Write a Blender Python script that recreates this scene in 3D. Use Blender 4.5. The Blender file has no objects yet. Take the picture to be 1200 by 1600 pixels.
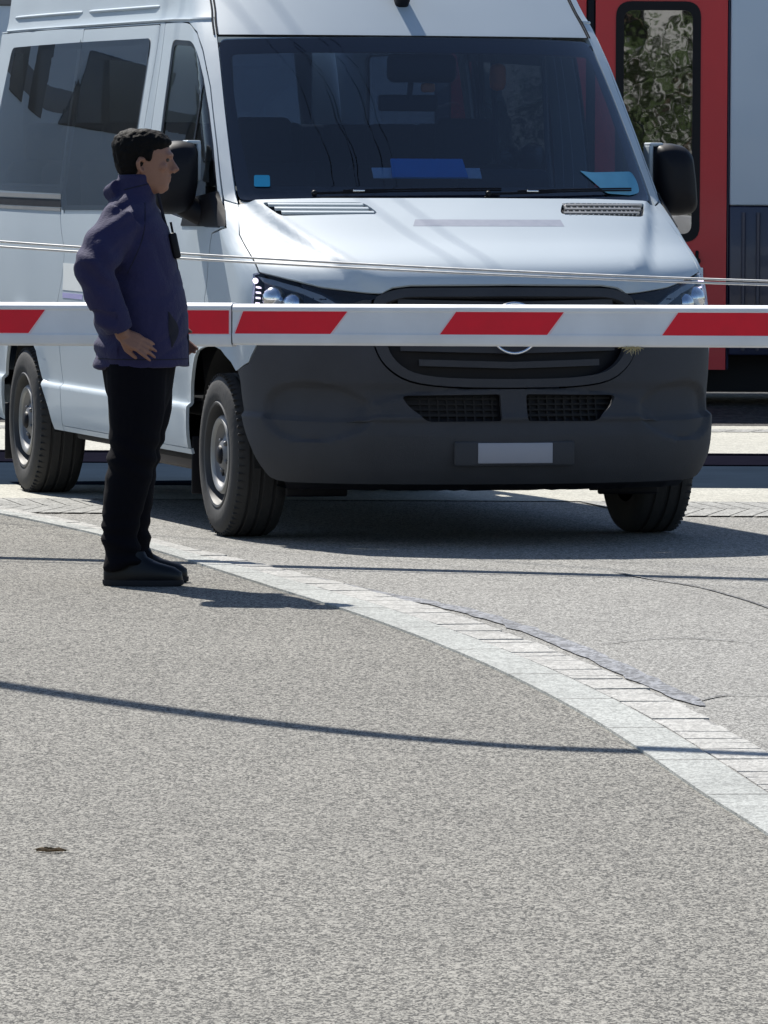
import bpy, bmesh, math, random
from mathutils import Vector, Matrix, noise
random.seed(7)
C = bpy.context.scene
COL = C.collection
R = math.radians

# ---------------------------------------------------------------- camera, sky, sun
cam = bpy.data.cameras.new('camera'); camo = bpy.data.objects.new('camera', cam); COL.objects.link(camo)
cam.sensor_fit = 'HORIZONTAL'; cam.sensor_width = 36.0; cam.lens = 11000/1200*36.0
cam.clip_start = 0.5; cam.clip_end = 3000
PITCH, ROLL = .0519, .0052
camo.matrix_world = Matrix.Translation((0, 0, 1.598)) @ Matrix.Rotation(math.pi/2-PITCH, 4, 'X') @ Matrix.Rotation(ROLL, 4, 'Z')
C.camera = camo
SUN_EL, SUN_AZ = 48.0, -28.0          # azimuth clockwise from +Y
w = bpy.data.worlds.new('World'); C.world = w; w.use_nodes = True
nt = w.node_tree; bg = nt.nodes['Background']
sk = nt.nodes.new('ShaderNodeTexSky'); sk.sky_type = 'NISHITA'; sk.sun_disc = False
sk.sun_elevation = R(SUN_EL); sk.sun_rotation = R(SUN_AZ); sk.air_density = 1.0; sk.dust_density = 0.6; sk.ozone_density = 3.0
nt.links.new(sk.outputs[0], bg.inputs[0]); bg.inputs[1].default_value = 0.072
sl = bpy.data.lights.new('sun', 'SUN'); sl.energy = 4.4; sl.angle = R(0.53); sl.color = (1, .955, .88)
so = bpy.data.objects.new('sun', sl); COL.objects.link(so)
sdir = Vector((math.sin(R(SUN_AZ))*math.cos(R(SUN_EL)), math.cos(R(SUN_AZ))*math.cos(R(SUN_EL)), math.sin(R(SUN_EL))))
so.rotation_euler = sdir.to_track_quat('Z', 'Y').to_euler(); so.location = (-6, 30, 20)
C.view_settings.view_transform = 'Standard'; C.view_settings.look = 'None'; C.view_settings.exposure = 0.82; C.view_settings.gamma = 1
C.cycles.max_bounces = 10; C.cycles.transparent_max_bounces = 16

# ---------------------------------------------------------------- materials
def newmat(name):
    m = bpy.data.materials.new(name); m.use_nodes = True
    return m, m.node_tree, m.node_tree.nodes, m.node_tree.links, m.node_tree.nodes['Principled BSDF']
def mat(name, col, rough=.5, metal=0, var=.12, scale=6, bump=0, bscale=60, coat=0, spec=.5, sheen=0):
    m, t, N, L, b = newmat(name)
    tc = N.new('ShaderNodeTexCoord'); no = N.new('ShaderNodeTexNoise'); no.inputs['Scale'].default_value = scale; no.inputs['Detail'].default_value = 6
    L.new(tc.outputs['Object'], no.inputs['Vector'])
    mx = N.new('ShaderNodeMix'); mx.data_type = 'RGBA'
    mx.inputs[6].default_value = (*[c*(1-var) for c in col], 1); mx.inputs[7].default_value = (*[min(1, c*(1+var)) for c in col], 1)
    L.new(no.outputs['Fac'], mx.inputs[0]); L.new(mx.outputs[2], b.inputs['Base Color'])
    rr = N.new('ShaderNodeMapRange'); rr.inputs[3].default_value = max(0, rough-.06); rr.inputs[4].default_value = min(1, rough+.08)
    L.new(no.outputs['Fac'], rr.inputs[0]); L.new(rr.outputs[0], b.inputs['Roughness'])
    b.inputs['Metallic'].default_value = metal; b.inputs['Coat Weight'].default_value = coat; b.inputs['Coat Roughness'].default_value = .06
    b.inputs['Specular IOR Level'].default_value = spec
    if sheen: b.inputs['Sheen Weight'].default_value = sheen; b.inputs['Sheen Roughness'].default_value = .5
    if bump:
        n2 = N.new('ShaderNodeTexNoise'); n2.inputs['Scale'].default_value = bscale; n2.inputs['Detail'].default_value = 4
        L.new(tc.outputs['Object'], n2.inputs['Vector'])
        bp = N.new('ShaderNodeBump'); bp.inputs['Strength'].default_value = bump; bp.inputs['Distance'].default_value = .01
        L.new(n2.outputs['Fac'], bp.inputs['Height']); L.new(bp.outputs[0], b.inputs['Normal'])
    return m
def asphalt(name, dark, light, warm, scale=85, bump=.5, patch=.25):
    m, t, N, L, b = newmat(name)
    tc = N.new('ShaderNodeTexCoord')
    v = N.new('ShaderNodeTexVoronoi'); v.inputs['Scale'].default_value = scale; v.inputs['Randomness'].default_value = 1
    n1 = N.new('ShaderNodeTexNoise'); n1.inputs['Scale'].default_value = scale*.55; n1.inputs['Detail'].default_value = 5; n1.inputs['Distortion'].default_value = 1.6
    n2 = N.new('ShaderNodeTexNoise'); n2.inputs['Scale'].default_value = .7; n2.inputs['Detail'].default_value = 7; n2.inputs['Roughness'].default_value = .65
    n3 = N.new('ShaderNodeTexNoise'); n3.inputs['Scale'].default_value = 5; n3.inputs['Detail'].default_value = 6
    mp = N.new('ShaderNodeMapping'); mp.inputs['Scale'].default_value = (1, .42, 1); L.new(tc.outputs['Object'], mp.inputs['Vector'])
    for q in (v, n1): L.new(mp.outputs[0], q.inputs['Vector'])
    for q in (n2, n3): L.new(tc.outputs['Object'], q.inputs['Vector'])
    sp = N.new('ShaderNodeSeparateColor'); L.new(v.outputs['Color'], sp.inputs[0])
    ad = N.new('ShaderNodeMath'); ad.operation = 'ADD'; L.new(sp.outputs[0], ad.inputs[0])
    mr = N.new('ShaderNodeMapRange'); mr.inputs[1].default_value = .3; mr.inputs[2].default_value = .7; mr.inputs[3].default_value = -.9; mr.inputs[4].default_value = .9
    L.new(n1.outputs['Fac'], mr.inputs[0]); L.new(mr.outputs[0], ad.inputs[1])
    rp = N.new('ShaderNodeValToRGB'); e = rp.color_ramp.elements
    e[0].position = 0.0; e[0].color = (*[dark*c for c in warm], 1); e[1].position = 1.0; e[1].color = (*[light*c for c in warm], 1)
    mid = rp.color_ramp.elements.new(.5); mid.color = (*[(dark*.52+light*.48)*c for c in warm], 1)
    L.new(ad.outputs[0], rp.inputs[0])
    hs = N.new('ShaderNodeMix'); hs.data_type = 'RGBA'; hs.blend_type = 'MULTIPLY'; hs.inputs[0].default_value = 1
    st = N.new('ShaderNodeMapRange'); st.inputs[1].default_value = .3; st.inputs[2].default_value = .7; st.inputs[3].default_value = 1-patch; st.inputs[4].default_value = 1+patch*.6
    mx2 = N.new('ShaderNodeMath'); mx2.operation = 'MULTIPLY_ADD'; mx2.inputs[1].default_value = .35
    L.new(n3.outputs['Fac'], mx2.inputs[0]); 
    ml = N.new('ShaderNodeMath'); ml.operation = 'MULTIPLY'; ml.inputs[1].default_value = .65; L.new(n2.outputs['Fac'], ml.inputs[0]); L.new(ml.outputs[0], mx2.inputs[2])
    L.new(mx2.outputs[0], st.inputs[0])
    L.new(rp.outputs[0], hs.inputs[6]); L.new(st.outputs[0], hs.inputs[7]); L.new(hs.outputs[2], b.inputs['Base Color'])
    b.inputs['Roughness'].default_value = .85; b.inputs['Specular IOR Level'].default_value = .3
    bp = N.new('ShaderNodeBump'); bp.inputs['Strength'].default_value = bump; bp.inputs['Distance'].default_value = .006
    L.new(ad.outputs[0], bp.inputs['Height']); L.new(bp.outputs[0], b.inputs['Normal'])
    return m
def glass(name, tint, refl=1.0, rough=.0, bump=0, bscale=3, ior=1.5):
    m = bpy.data.materials.new(name); m.use_nodes = True; t = m.node_tree; N = t.nodes; L = t.links
    for n in list(N): N.remove(n)
    out = N.new('ShaderNodeOutputMaterial'); mx = N.new('ShaderNodeMixShader'); tr = N.new('ShaderNodeBsdfTransparent'); gl = N.new('ShaderNodeBsdfGlossy')
    fr = N.new('ShaderNodeFresnel'); fr.inputs[0].default_value = ior; gl.inputs['Roughness'].default_value = rough
    tr.inputs[0].default_value = (*tint, 1)
    mu = N.new('ShaderNodeMath'); mu.operation = 'MULTIPLY'; mu.inputs[1].default_value = refl; mu.use_clamp = True
    ge = N.new('ShaderNodeNewGeometry'); iv = N.new('ShaderNodeMath'); iv.operation = 'SUBTRACT'; iv.inputs[0].default_value = 1.0; L.new(ge.outputs['Backfacing'], iv.inputs[1])
    m2 = N.new('ShaderNodeMath'); m2.operation = 'MULTIPLY'; L.new(fr.outputs[0], m2.inputs[0]); L.new(iv.outputs[0], m2.inputs[1])
    L.new(m2.outputs[0], mu.inputs[0]); L.new(mu.outputs[0], mx.inputs[0]); L.new(tr.outputs[0], mx.inputs[1]); L.new(gl.outputs[0], mx.inputs[2]); L.new(mx.outputs[0], out.inputs[0])
    if bump:
        tc = N.new('ShaderNodeTexCoord'); n2 = N.new('ShaderNodeTexNoise'); n2.inputs['Scale'].default_value = bscale; n2.inputs['Detail'].default_value = 3
        L.new(tc.outputs['Object'], n2.inputs['Vector']); bp = N.new('ShaderNodeBump'); bp.inputs['Strength'].default_value = bump; bp.inputs['Distance'].default_value = .02
        L.new(n2.outputs['Fac'], bp.inputs['Height']); L.new(bp.outputs[0], gl.inputs['Normal'])
    return m
M = {}
M['footpath'] = asphalt('footpath_asphalt', .04, .285, (1.0, .96, .85), 178, .34, .17)
M['road'] = asphalt('road_asphalt', .10, .335, (1.0, .98, .91), 160, .25, .18)
M['seam'] = asphalt('seam', .07, .22, (1, 1, 1), 80, .3, .3)
M['seal'] = asphalt('bitumen_seal', .12, .27, (.95, .98, 1.05), 60, .4, .3)
M['kerb'] = asphalt('kerb_concrete', .25, .41, (.97, 1.0, .95), 120, .2, .24)
M['mortar'] = asphalt('mortar', .17, .27, (1, .98, .94), 120, .2, .2)
M['sett'] = asphalt('sett_stone', .28, .43, (1.0, .985, .93), 90, .3, .2)
M['tile'] = asphalt('crossing_tile', .20, .34, (1, 1, .95), 90, .15, .3)
M['seal2'] = asphalt('tile_bed', .12, .2, (1, 1, 1), 90, .15, .3)
M['panel_conc'] = asphalt('crossing_concrete', .32, .46, (1.0, .98, .86), 90, .15, .15)
M['panel_rubber'] = mat('crossing_rubber', (.018, .028, .044), .95, var=.25, scale=3, bump=.2, spec=0)
M['rail'] = mat('shaded_rail', (.008, .008, .014), .8, 0, .3, 8, spec=0)  # near-black: shade of the rail groove put into the colour
M['ballast'] = asphalt('dark_ballast', .01, .05, (1, .95, .9), 25, .8, .3)
M['paint'] = mat('van_paint', (.44, .50, .545), .52, 0, .05, 2.2, coat=.12, spec=.35)
M['plastic'] = mat('bumper_plastic', (.037, .039, .046), .75, 0, .38, 5, bump=.15, bscale=220)
M['black'] = mat('black_plastic', (.006, .006, .009), .5, 0, .2, 5, spec=.22)
M['gloss_black'] = mat('gloss_black', (.01, .01, .013), .15, 0, .2, 5)
M['liner'] = mat('arch_liner', (.012, .012, .013), .9, 0, .3, 5)
M['tyre'] = mat('tyre_rubber', (.028, .027, .027), .75, 0, .35, 9, bump=.2, bscale=40)
M['rim'] = mat('rim_silver', (.27, .27, .265), .45, .4, .15, 9)
M['rim_grey'] = mat('rim_grey', (.16, .16, .165), .5, .4, .2, 9)
M['rim_dark'] = mat('rim_dark_steel', (.06, .06, .062), .55, .3, .2, 9)  # dark steel of the rim dish
M['led'] = mat('led_lit', (.8, .75, .8), .3)
M['led'].node_tree.nodes['Principled BSDF'].inputs['Emission Color'].default_value = (1, .78, .95, 1); M['led'].node_tree.nodes['Principled BSDF'].inputs['Emission Strength'].default_value = 1.1
M['lamp_bowl'] = mat('lamp_bowl', (.16, .17, .21), .3, .5, .3, 20)
M['chrome'] = mat('chrome', (.75, .76, .78), .15, 1, .03, 9)
M['glass_ws'] = glass('windscreen_glass', (.53, .62, .73), 2.0, 0, .003, 1.0)
M['glass_side'] = glass('tinted_glass', (.50, .51, .52), 1.35, 0, .03, 1.2)
M['glass_door'] = glass('door_glass', (.78, .81, .80), 1.0, 0, .02, 1.2)
M['glass_lamp'] = glass('lamp_cover', (.86, .9, .95), 1.0)
M['glass_train'] = glass('train_glass', (.10, .11, .11), 5.5, .012, .035, 2.6)
M['interior'] = mat('interior_grey', (.022, .024, .028), .8, 0, .2, 5)
M['headliner'] = mat('headliner', (.11, .11, .115), .9, 0, .1, 5)
M['seat'] = mat('seat_fabric', (.018, .019, .024), .9, 0, .3, 14, bump=.3)
M['blue'] = mat('blue_card', (.03, .42, .95), .6, 0, .06, 3)
M['paper'] = mat('pale_paper', (.85, .92, .92), .7, 0, .06, 3)
M['stick'] = mat('sticker_blue', (.01, .17, .34), .9, 0, .08, 10, spec=.05)
M['stick_pale'] = mat('sticker_pale_blue', (.12, .33, .48), .9, 0, .12, 20, spec=.05)
M['decal'] = mat('faded_decal', (.335, .35, .40), .4, 0, .12, 30, coat=.4)
M['decal_w'] = mat('white_decal', (.80, .82, .80), .4, 0, .05, 10)
M['decal_v'] = mat('violet_decal', (.42, .40, .66), .4, 0, .12, 20)
M['plate'] = mat('plate_white', (.30, .31, .36), .4, 0, .05, 8)
M['orange'] = mat('orange_plastic', (.75, .22, .06), .4, 0, .1, 8)
M['boom_white'] = mat('boom_white', (.74, .755, .78), .42, 0, .16, 5, bump=.06, bscale=12)
M['boom_red'] = mat('boom_red', (.80, .006, .025), .6, 0, .12, 14)
M['boom_pink'] = mat('boom_pale_edge', (.78, .62, .66), .45, 0, .05, 14)
M['wire'] = mat('steel_wire', (.55, .54, .52), .35, .8, .15, 30)
M['cable'] = mat('cable_black', (.02, .02, .02), .7)
M['jacket'] = mat('jacket_navy', (.023, .0215, .069), .82, 0, .16, 9, bump=.3, bscale=120, sheen=.07, spec=.25)
M['jacket_dark'] = mat('jacket_pocket', (.008, .008, .018), .9)
M['trousers'] = mat('trousers_black', (.0035, .0035, .006), .95, 0, .2, 9, bump=.3, bscale=24, spec=.12)
M['shoe'] = mat('shoe_navy', (.003, .0035, .006), .35, 0, .2, 12, spec=.28)
M['sole'] = mat('shoe_sole', (.012, .012, .016), .8)
M['skin'] = mat('skin', (.24, .115, .075), .5, 0, .1, 30)
M['hair'] = mat('hair_dark', (.0045, .0038, .0038), .7, 0, .35, 60, bump=.4, bscale=90, spec=.12)
M['eye'] = mat('eye_dark', (.03, .02, .015), .2)
M['train_red'] = mat('train_red', (.55, .018, .026), .42, 0, .1, 2.5, coat=.2)
M['train_white'] = mat('train_pale', (.50, .58, .68), .4, 0, .04, 2, coat=.2)
M['train_navy'] = mat('train_navy', (.022, .027, .06), .35, 0, .35, 3, coat=.3)
M['train_pane'] = mat('train_pane', (.13, .135, .145), .3, 0, .2, 3)
M['train_grey'] = mat('train_grey', (.2, .21, .23), .5, 0, .1, 3)
M['train_black'] = mat('train_under', (.006, .006, .009), .8, 0, .3, 5)
M['straw'] = mat('dry_straw', (.42, .36, .2), .9, 0, .2, 20)
M['leaf_brown'] = mat('dead_leaf', (.17, .11, .05), .8, 0, .3, 40)
M['bark'] = mat('bark', (.10, .075, .055), .9, 0, .3, 10, bump=.6)
M['foliage'] = mat('foliage', (.06, .095, .03), .7, 0, .4, 3)
M['wall'] = mat('plaster', (.6, .60, .58), .8, 0, .08, 2)
M['step'] = mat('step_brown', (.07, .055, .045), .7, 0, .2, 5)

# ---------------------------------------------------------------- helpers
def obj(name, bm, m, parent=None, smooth=True, label=None):
    bm.normal_update()
    if smooth:
        for e in bm.edges:
            if len(e.link_faces) == 2 and e.calc_face_angle(0) > R(48): e.smooth = False
    me = bpy.data.meshes.new(name); bm.to_mesh(me); bm.free()
    for x in (m if isinstance(m, list) else [m]): me.materials.append(M[x] if isinstance(x, str) else x)
    if smooth:
        for p in me.polygons: p.use_smooth = True
    o = bpy.data.objects.new(name, me); COL.objects.link(o)
    if parent: o.parent = parent
    if label: o['label'] = label
    return o
def tag(o, label, cat, group=None):
    o['label'] = label; o['category'] = cat
    if group: o['group'] = group
    return o
def thing(name, label, cat, loc=(0, 0, 0), rz=0, group=None):
    o = bpy.data.objects.new(name, None); COL.objects.link(o); o.location = loc; o.rotation_euler = (0, 0, rz)
    o.empty_display_size = .2
    return tag(o, label, cat, group)
def struct(name, bm, m, smooth=False):
    o = obj(name, bm, m, None, smooth); o['kind'] = 'structure'; return o
def pieces(name, bm, m, parent=None, smooth=True):
    """each loose piece of bm becomes an object of its own"""
    bm.verts.ensure_lookup_table(); seen = set(); out = []
    for v in bm.verts:
        if v in seen: continue
        st = [v]; seen.add(v); comp = []
        while st:
            q = st.pop(); comp.append(q)
            for e in q.link_edges:
                r_ = e.other_vert(q)
                if r_ not in seen: seen.add(r_); st.append(r_)
        n = bmesh.new(); mp = {q: n.verts.new(q.co) for q in comp}; cs = set(comp)
        for f in {f for q in comp for f in q.link_faces}:
            g = n.faces.new([mp[x] for x in f.verts]); g.material_index = f.material_index
        out.append(obj(name, n, m, parent, smooth))
    bm.free(); return out
def sharp(o, ang=35):
    me = o.data; bm = bmesh.new(); bm.from_mesh(me)
    for e in bm.edges:
        if len(e.link_faces) == 2 and e.calc_face_angle(0) > R(ang): e.smooth = False
    bm.to_mesh(me); bm.free(); return o
def add(bm, other):
    me = bpy.data.meshes.new('t'); other.to_mesh(me); bm.from_mesh(me); bpy.data.meshes.remove(me); other.free()
def rbox(bm, c, s, r=.005, seg=2, rot=None, mi=0):
    b = bmesh.new(); bmesh.ops.create_cube(b, size=1)
    for v in b.verts: v.co = Vector((v.co.x*s[0], v.co.y*s[1], v.co.z*s[2]))
    if r > 0: bmesh.ops.bevel(b, geom=b.edges[:], offset=min(r, min(s)*.49), segments=seg, profile=.5, affect='EDGES')
    mt = Matrix.Translation(c) @ (rot.to_4x4() if rot else Matrix())
    b.transform(mt)
    for f in b.faces: f.material_index = mi
    add(bm, b); return bm
def bx(*a, **k): return rbox(bmesh.new(), *a, **k)
def tube(bm, pts, rad, seg=10, flat=1.0, cap=True, mi=0):
    pts = [Vector(p) for p in pts]; n = len(pts); rad = rad if isinstance(rad, (list, tuple)) else [rad]*n
    rings = []; up = None
    for i, p in enumerate(pts):
        t = (pts[min(i+1, n-1)]-pts[max(i-1, 0)]).normalized()
        if up is None:
            up = Vector((0, 0, 1)) if abs(t.z) < .9 else Vector((1, 0, 0))
        sx = t.cross(up).normalized(); up = sx.cross(t).normalized()
        rings.append([bm.verts.new(p+(sx*math.cos(a)*flat+up*math.sin(a))*rad[i]) for a in [2*math.pi*k/seg for k in range(seg)]])
    fs = []
    for i in range(n-1):
        for k in range(seg): fs.append(bm.faces.new((rings[i][k], rings[i][(k+1) % seg], rings[i+1][(k+1) % seg], rings[i+1][k])))
    if cap:
        fs.append(bm.faces.new(rings[0][::-1])); fs.append(bm.faces.new(rings[-1]))
    for f in fs: f.material_index = mi
    return bm
def ball(bm, c, r, seg=16, mi=0, rot=None):
    b = bmesh.new(); bmesh.ops.create_uvsphere(b, u_segments=seg, v_segments=max(6, seg*2//3), radius=1)
    r = r if isinstance(r, (list, tuple)) else (r, r, r)
    for v in b.verts: v.co = Vector((v.co.x*r[0], v.co.y*r[1], v.co.z*r[2]))
    if rot: b.transform(rot.to_4x4())
    b.transform(Matrix.Translation(c))
    for f in b.faces: f.material_index = mi
    add(bm, b); return bm
def loft(bm, rings, seg=28, pw=1.0):
    """rings: (cx,cy,cz,rx,ry) horizontal ellipses, closed at both ends"""
    R_ = []
    for cx, cy, cz, rx, ry in rings:
        row = []
        for k in range(seg):
            a = 2*math.pi*k/seg; c, s = math.cos(a), math.sin(a)
            row.append(bm.verts.new((cx+rx*math.copysign(abs(c)**pw, c), cy+ry*math.copysign(abs(s)**pw, s), cz)))
        R_.append(row)
    for i in range(len(R_)-1):
        for k in range(seg): bm.faces.new((R_[i][k], R_[i][(k+1) % seg], R_[i+1][(k+1) % seg], R_[i+1][k]))
    bm.faces.new(R_[0][::-1]); bm.faces.new(R_[-1]); return bm
def lathe_y(bm, prof, seg=48, mi=0):
    """prof: (r, y) revolved round the y axis"""
    rows = [[bm.verts.new((r*math.cos(2*math.pi*k/seg), y, r*math.sin(2*math.pi*k/seg))) for k in range(seg)] for r, y in prof]
    for i in range(len(rows)-1):
        for k in range(seg):
            f = bm.faces.new((rows[i][k], rows[i+1][k], rows[i+1][(k+1) % seg], rows[i][(k+1) % seg])); f.material_index = mi
    return bm
def remesh(bm, vox, smooth=4):
    me = bpy.data.meshes.new('r'); bm.to_mesh(me); bm.free()
    o = bpy.data.objects.new('r', me); COL.objects.link(o)
    md = o.modifiers.new('a', 'REMESH'); md.mode = 'VOXEL'; md.voxel_size = vox
    if smooth:
        ms = o.modifiers.new('b', 'SMOOTH'); ms.factor = .5; ms.iterations = smooth
    dg = bpy.context.evaluated_depsgraph_get(); dg.update()
    res = bpy.data.meshes.new_from_object(o.evaluated_get(dg))
    bpy.data.objects.remove(o); b = bmesh.new(); b.from_mesh(res); bpy.data.meshes.remove(res); return b
def strip(l, r, z, bm=None):
    bm = bm or bmesh.new()
    A = [bm.verts.new((*p, z)) for p in l]; B = [bm.verts.new((*p, z)) for p in r]
    for i in range(len(l)-1): bm.faces.new((A[i], B[i], B[i+1], A[i+1]))
    return bm
def sstep(a, b, x):
    t = max(0, min(1, (x-a)/(b-a))); return t*t*(3-2*t)

# ---------------------------------------------------------------- ground
def sheet(x0, x1, y0, y1, z):
    bm = bmesh.new(); bm.faces.new([bm.verts.new(p) for p in ((x0, y0, z), (x1, y0, z), (x1, y1, z), (x0, y1, z))]); return bm
struct('ground', sheet(-400, 400, -300, 900, -.02), 'road')
KL = [(-3.6, 35.2), (-2.6, 32.9), (-2.05, 31.4), (-1.65, 30.28), (-1.40, 29.5), (-1.15, 28.65), (-.94, 27.8), (-.73, 26.85), (-.53, 25.93), (-.34, 25.05), (-.18, 24.33), (0, 23.44), (.21, 22.26), (.39, 21.09), (.55, 19.84), (.68, 18.55), (.79, 17.3), (.9, 16.2), (.98, 15.0), (1.04, 13.5), (1.08, 12), (1.1, 9), (1.1, 4), (1.1, -30)]
def smooth_line(P, n=3):
    out = []
    for i in range(len(P)-1):
        p0 = Vector(P[max(i-1, 0)]); p1 = Vector(P[i]); p2 = Vector(P[i+1]); p3 = Vector(P[min(i+2, len(P)-1)])
        for k in range(n):
            t = k/n; out.append(tuple(.5*((2*p1)+(p2-p0)*t+(2*p0-5*p1+4*p2-p3)*t*t+(3*p1-p0-3*p2+p3)*t**3)))
    out.append(tuple(P[-1])); return out
KL = smooth_line(KL, 4)
def offs(P, d):
    out = []
    for i, p in enumerate(P):
        a = Vector(P[max(i-1, 0)]); b = Vector(P[min(i+1, len(P)-1)]); t = (b-a).normalized()
        k_ = d*(1-.5*sstep(24.5, 28.5, p[1]))          # the band narrows towards the crossing
        out.append((p[0]-t.y*k_, p[1]+t.x*k_))
    return out
K1, K2, K3 = offs(KL, .158), offs(KL, .168), offs(KL, .322)
fl = [(-200, p[1]) for p in KL]
struct('footpath', strip(fl, KL, .004), 'footpath')
def slab(l, r, z, name, m):
    bm = strip(l, r, z); e = [x for x in bm.edges if len(x.link_faces) == 1]
    ex = bmesh.ops.extrude_edge_only(bm, edges=e)
    for v in ex['geom']:
        if isinstance(v, bmesh.types.BMVert): v.co.z = -.03
    return struct(name, bm, m)
slab(KL, K1, .012, 'kerb_band', 'kerb')
# row of stone setts with open joints (surface pattern of one course)
bm = bmesh.new(); acc = 0; L0 = 0
seglen = [0]
for i in range(1, len(K2)): seglen.append(seglen[-1]+(Vector(K2[i])-Vector(K2[i-1])).length)
def at_len(P, s):
    i = 0
    while i < len(seglen)-2 and seglen[i+1] < s: i += 1
    t = (s-seglen[i])/max(1e-9, seglen[i+1]-seglen[i]); a = Vector(P[i]); b = Vector(P[i+1]); return a+(b-a)*t
s = .05
while s < 27:
    ln = random.uniform(.13, .26) if s > 8 else .3
    q = [at_len(K2, s+.006), at_len(K3, s+.006), at_len(K3, s+ln-.006), at_len(K2, s+ln-.006)]
    j = random.uniform(-.003, .003); wv = random.uniform(-.012, .012)
    vs = [bm.verts.new((p.x+(wv if k in (1, 2) else 0), p.y, .0095+j*.4+random.uniform(-.001, .001))) for k, p in enumerate(q)]
    lo = [bm.verts.new((v.co.x, v.co.y, -.02)) for v in vs]
    bm.faces.new(vs)
    for k in range(4): bm.faces.new((vs[k], lo[k], lo[(k+1) % 4], vs[(k+1) % 4]))
    s += ln
struct('sett_row', bm, 'sett')
bm = bmesh.new(); s = .6
while s < 27:                                   # joints between the kerb stones
    a_, b_, c_, d_ = at_len(KL, s), at_len(K1, s), at_len(K1, s+.009), at_len(KL, s+.009)
    bm.faces.new([bm.verts.new((p.x, p.y, .0135)) for p in (a_, b_, c_, d_)]); s += random.uniform(.95, 1.05)
struct('kerb_joint', bm, 'mortar')
# road sheet on the far side of the setts
K4 = offs(KL, .325)
struct('road', strip(K4, [(260, p[1]) for p in KL], .0), 'road')
# mortar bed under the setts, bitumen joint along them, seams in the asphalt
struct('mortar_bed', strip(K1, K4, .0065), 'mortar')
def ragged(P, wd, z, name, m='seal', frac=.5):
    A, B = [], []
    for i, p in enumerate(P):
        a = Vector(P[max(i-1, 0)]); b = Vector(P[min(i+1, len(P)-1)]); t = (b-a).normalized(); n_ = Vector((-t.y, t.x))
        k = wd*(1+frac*noise.noise(Vector((p[0]*9, p[1]*5, 3))))*min(1, i/4+.15, (len(P)-1-i)/4+.15)
        A.append(tuple(Vector(p)-n_*k*.5)); B.append(tuple(Vector(p)+n_*k*.5))
    return struct(name, strip(A, B, z), m)
JT = smooth_line([(-.42, 26.4), (-.10, 25.25), (.22, 24.3), (.45, 23.2), (.62, 22.1), (.76, 21.0), (.88, 20.1)], 8)
ragged([(p[0]+.035, p[1]) for p in JT], .080, .004, 'bitumen_joint', frac=.6)
ragged(smooth_line([(.86, 26.5), (.98, 26.05), (1.163, 25.5), (1.338, 24.45), (1.42, 23.6)], 8), .016, .004, 'road_seam', 'seam')
ragged(smooth_line([(.9, 20.25), (1.0, 20.5), (1.12, 20.5), (1.5, 20.7)], 8), .013, .004, 'road_seam', 'seam')
ragged(smooth_line([(.7, 22.6), (.95, 22.9), (1.2, 22.7)], 8), .013, .004, 'road_seam', 'seam')
# level crossing behind the van
def band(y0, y1, z, name, m): return struct(name, sheet(-60, 60, y0, y1, z), m)
band(31.72, 33.0, .004, 'concrete_panel', 'panel_conc')
band(33.0, 35.28, .004, 'rubber_panel', 'panel_rubber')
band(36.6, 40.4, .004, 'concrete_panel', 'panel_conc')
band(40.4, 60, .004, 'track_bed', 'ballast')
bm = bmesh.new()
rbox(bm, (0, 35.95, -.04), (120, 1.30, .02), 0)
struct('rail_groove', bm, 'ballast')
bm = bmesh.new()
for y, h in ((35.32, .012), (36.56, .012)): rbox(bm, (0, y, h/2), (120, .07, h), .004)
rbox(bm, (0, 36.0, .0), (120, 1.2, .006), 0)  # flat dark sheet across the groove, its shade put into the colour
struct('rail', bm, 'rail')
bm = bmesh.new()
for y0, y1, dx in ((30.47, 31.08, .10), (31.09, 31.69, .10), (39.5, 39.9, .15)):
    x = -8.0
    while x < 8:
        sk_ = .12*(1 if y0 < 31.08 or y0 > 35 else -1)
        vs = [bm.verts.new(p) for p in ((x, y0, .0065), (x+dx*.93, y0, .0065), (x+dx*.93+sk_, y1, .0065), (x+sk_, y1, .0065))]
        if x < -1.25 or x > .95 or y0 > 35: bm.faces.new(vs)
        x += dx
struct('crossing_tiles', bm, 'tile')

# ---------------------------------------------------------------- van shell
def pchip(pts):
    xs, ys = zip(*pts); n = len(xs); h = [xs[i+1]-xs[i] for i in range(n-1)]; dl = [(ys[i+1]-ys[i])/h[i] for i in range(n-1)]
    m = [0.0]*n; m[0] = dl[0]; m[-1] = dl[-1]
    for i in range(1, n-1):
        if dl[i-1]*dl[i] > 0:
            w1 = 2*h[i]+h[i-1]; w2 = h[i]+2*h[i-1]; m[i] = (w1+w2)/(w1/dl[i-1]+w2/dl[i])
    def f(x):
        if x <= xs[0]: return ys[0]
        if x >= xs[-1]: return ys[-1]
        i = 0
        while x > xs[i+1]: i += 1
        t = (x-xs[i])/h[i]; t2 = t*t; t3 = t2*t
        return ys[i]*(2*t3-3*t2+1)+m[i]*h[i]*(t3-2*t2+t)+ys[i+1]*(-2*t3+3*t2)+m[i+1]*h[i]*(t3-t2)
    return f
nose = pchip([(.20, .14), (.25, .08), (.32, .03), (.42, .0), (.50, -.005), (.54, .015), (.60, .03), (.75, .04), (.9, .06), (.98, .08), (1.03, .10), (1.06, .122), (1.10, .165), (1.13, .22), (1.165, .31), (1.2, .405), (1.3, .63), (1.36, .76), (1.385, .81), (1.42, .85), (1.7, 1.14), (2.05, 1.50), (2.11, 1.57), (2.3, 1.80), (2.46, 2.03), (2.56, 2.25), (2.62, 2.5)])
bulge = pchip([(.20, .5), (.6, .55), (1.06, .55), (1.2, .47), (1.375, .38), (2.05, .30), (2.6, .34)])
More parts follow.
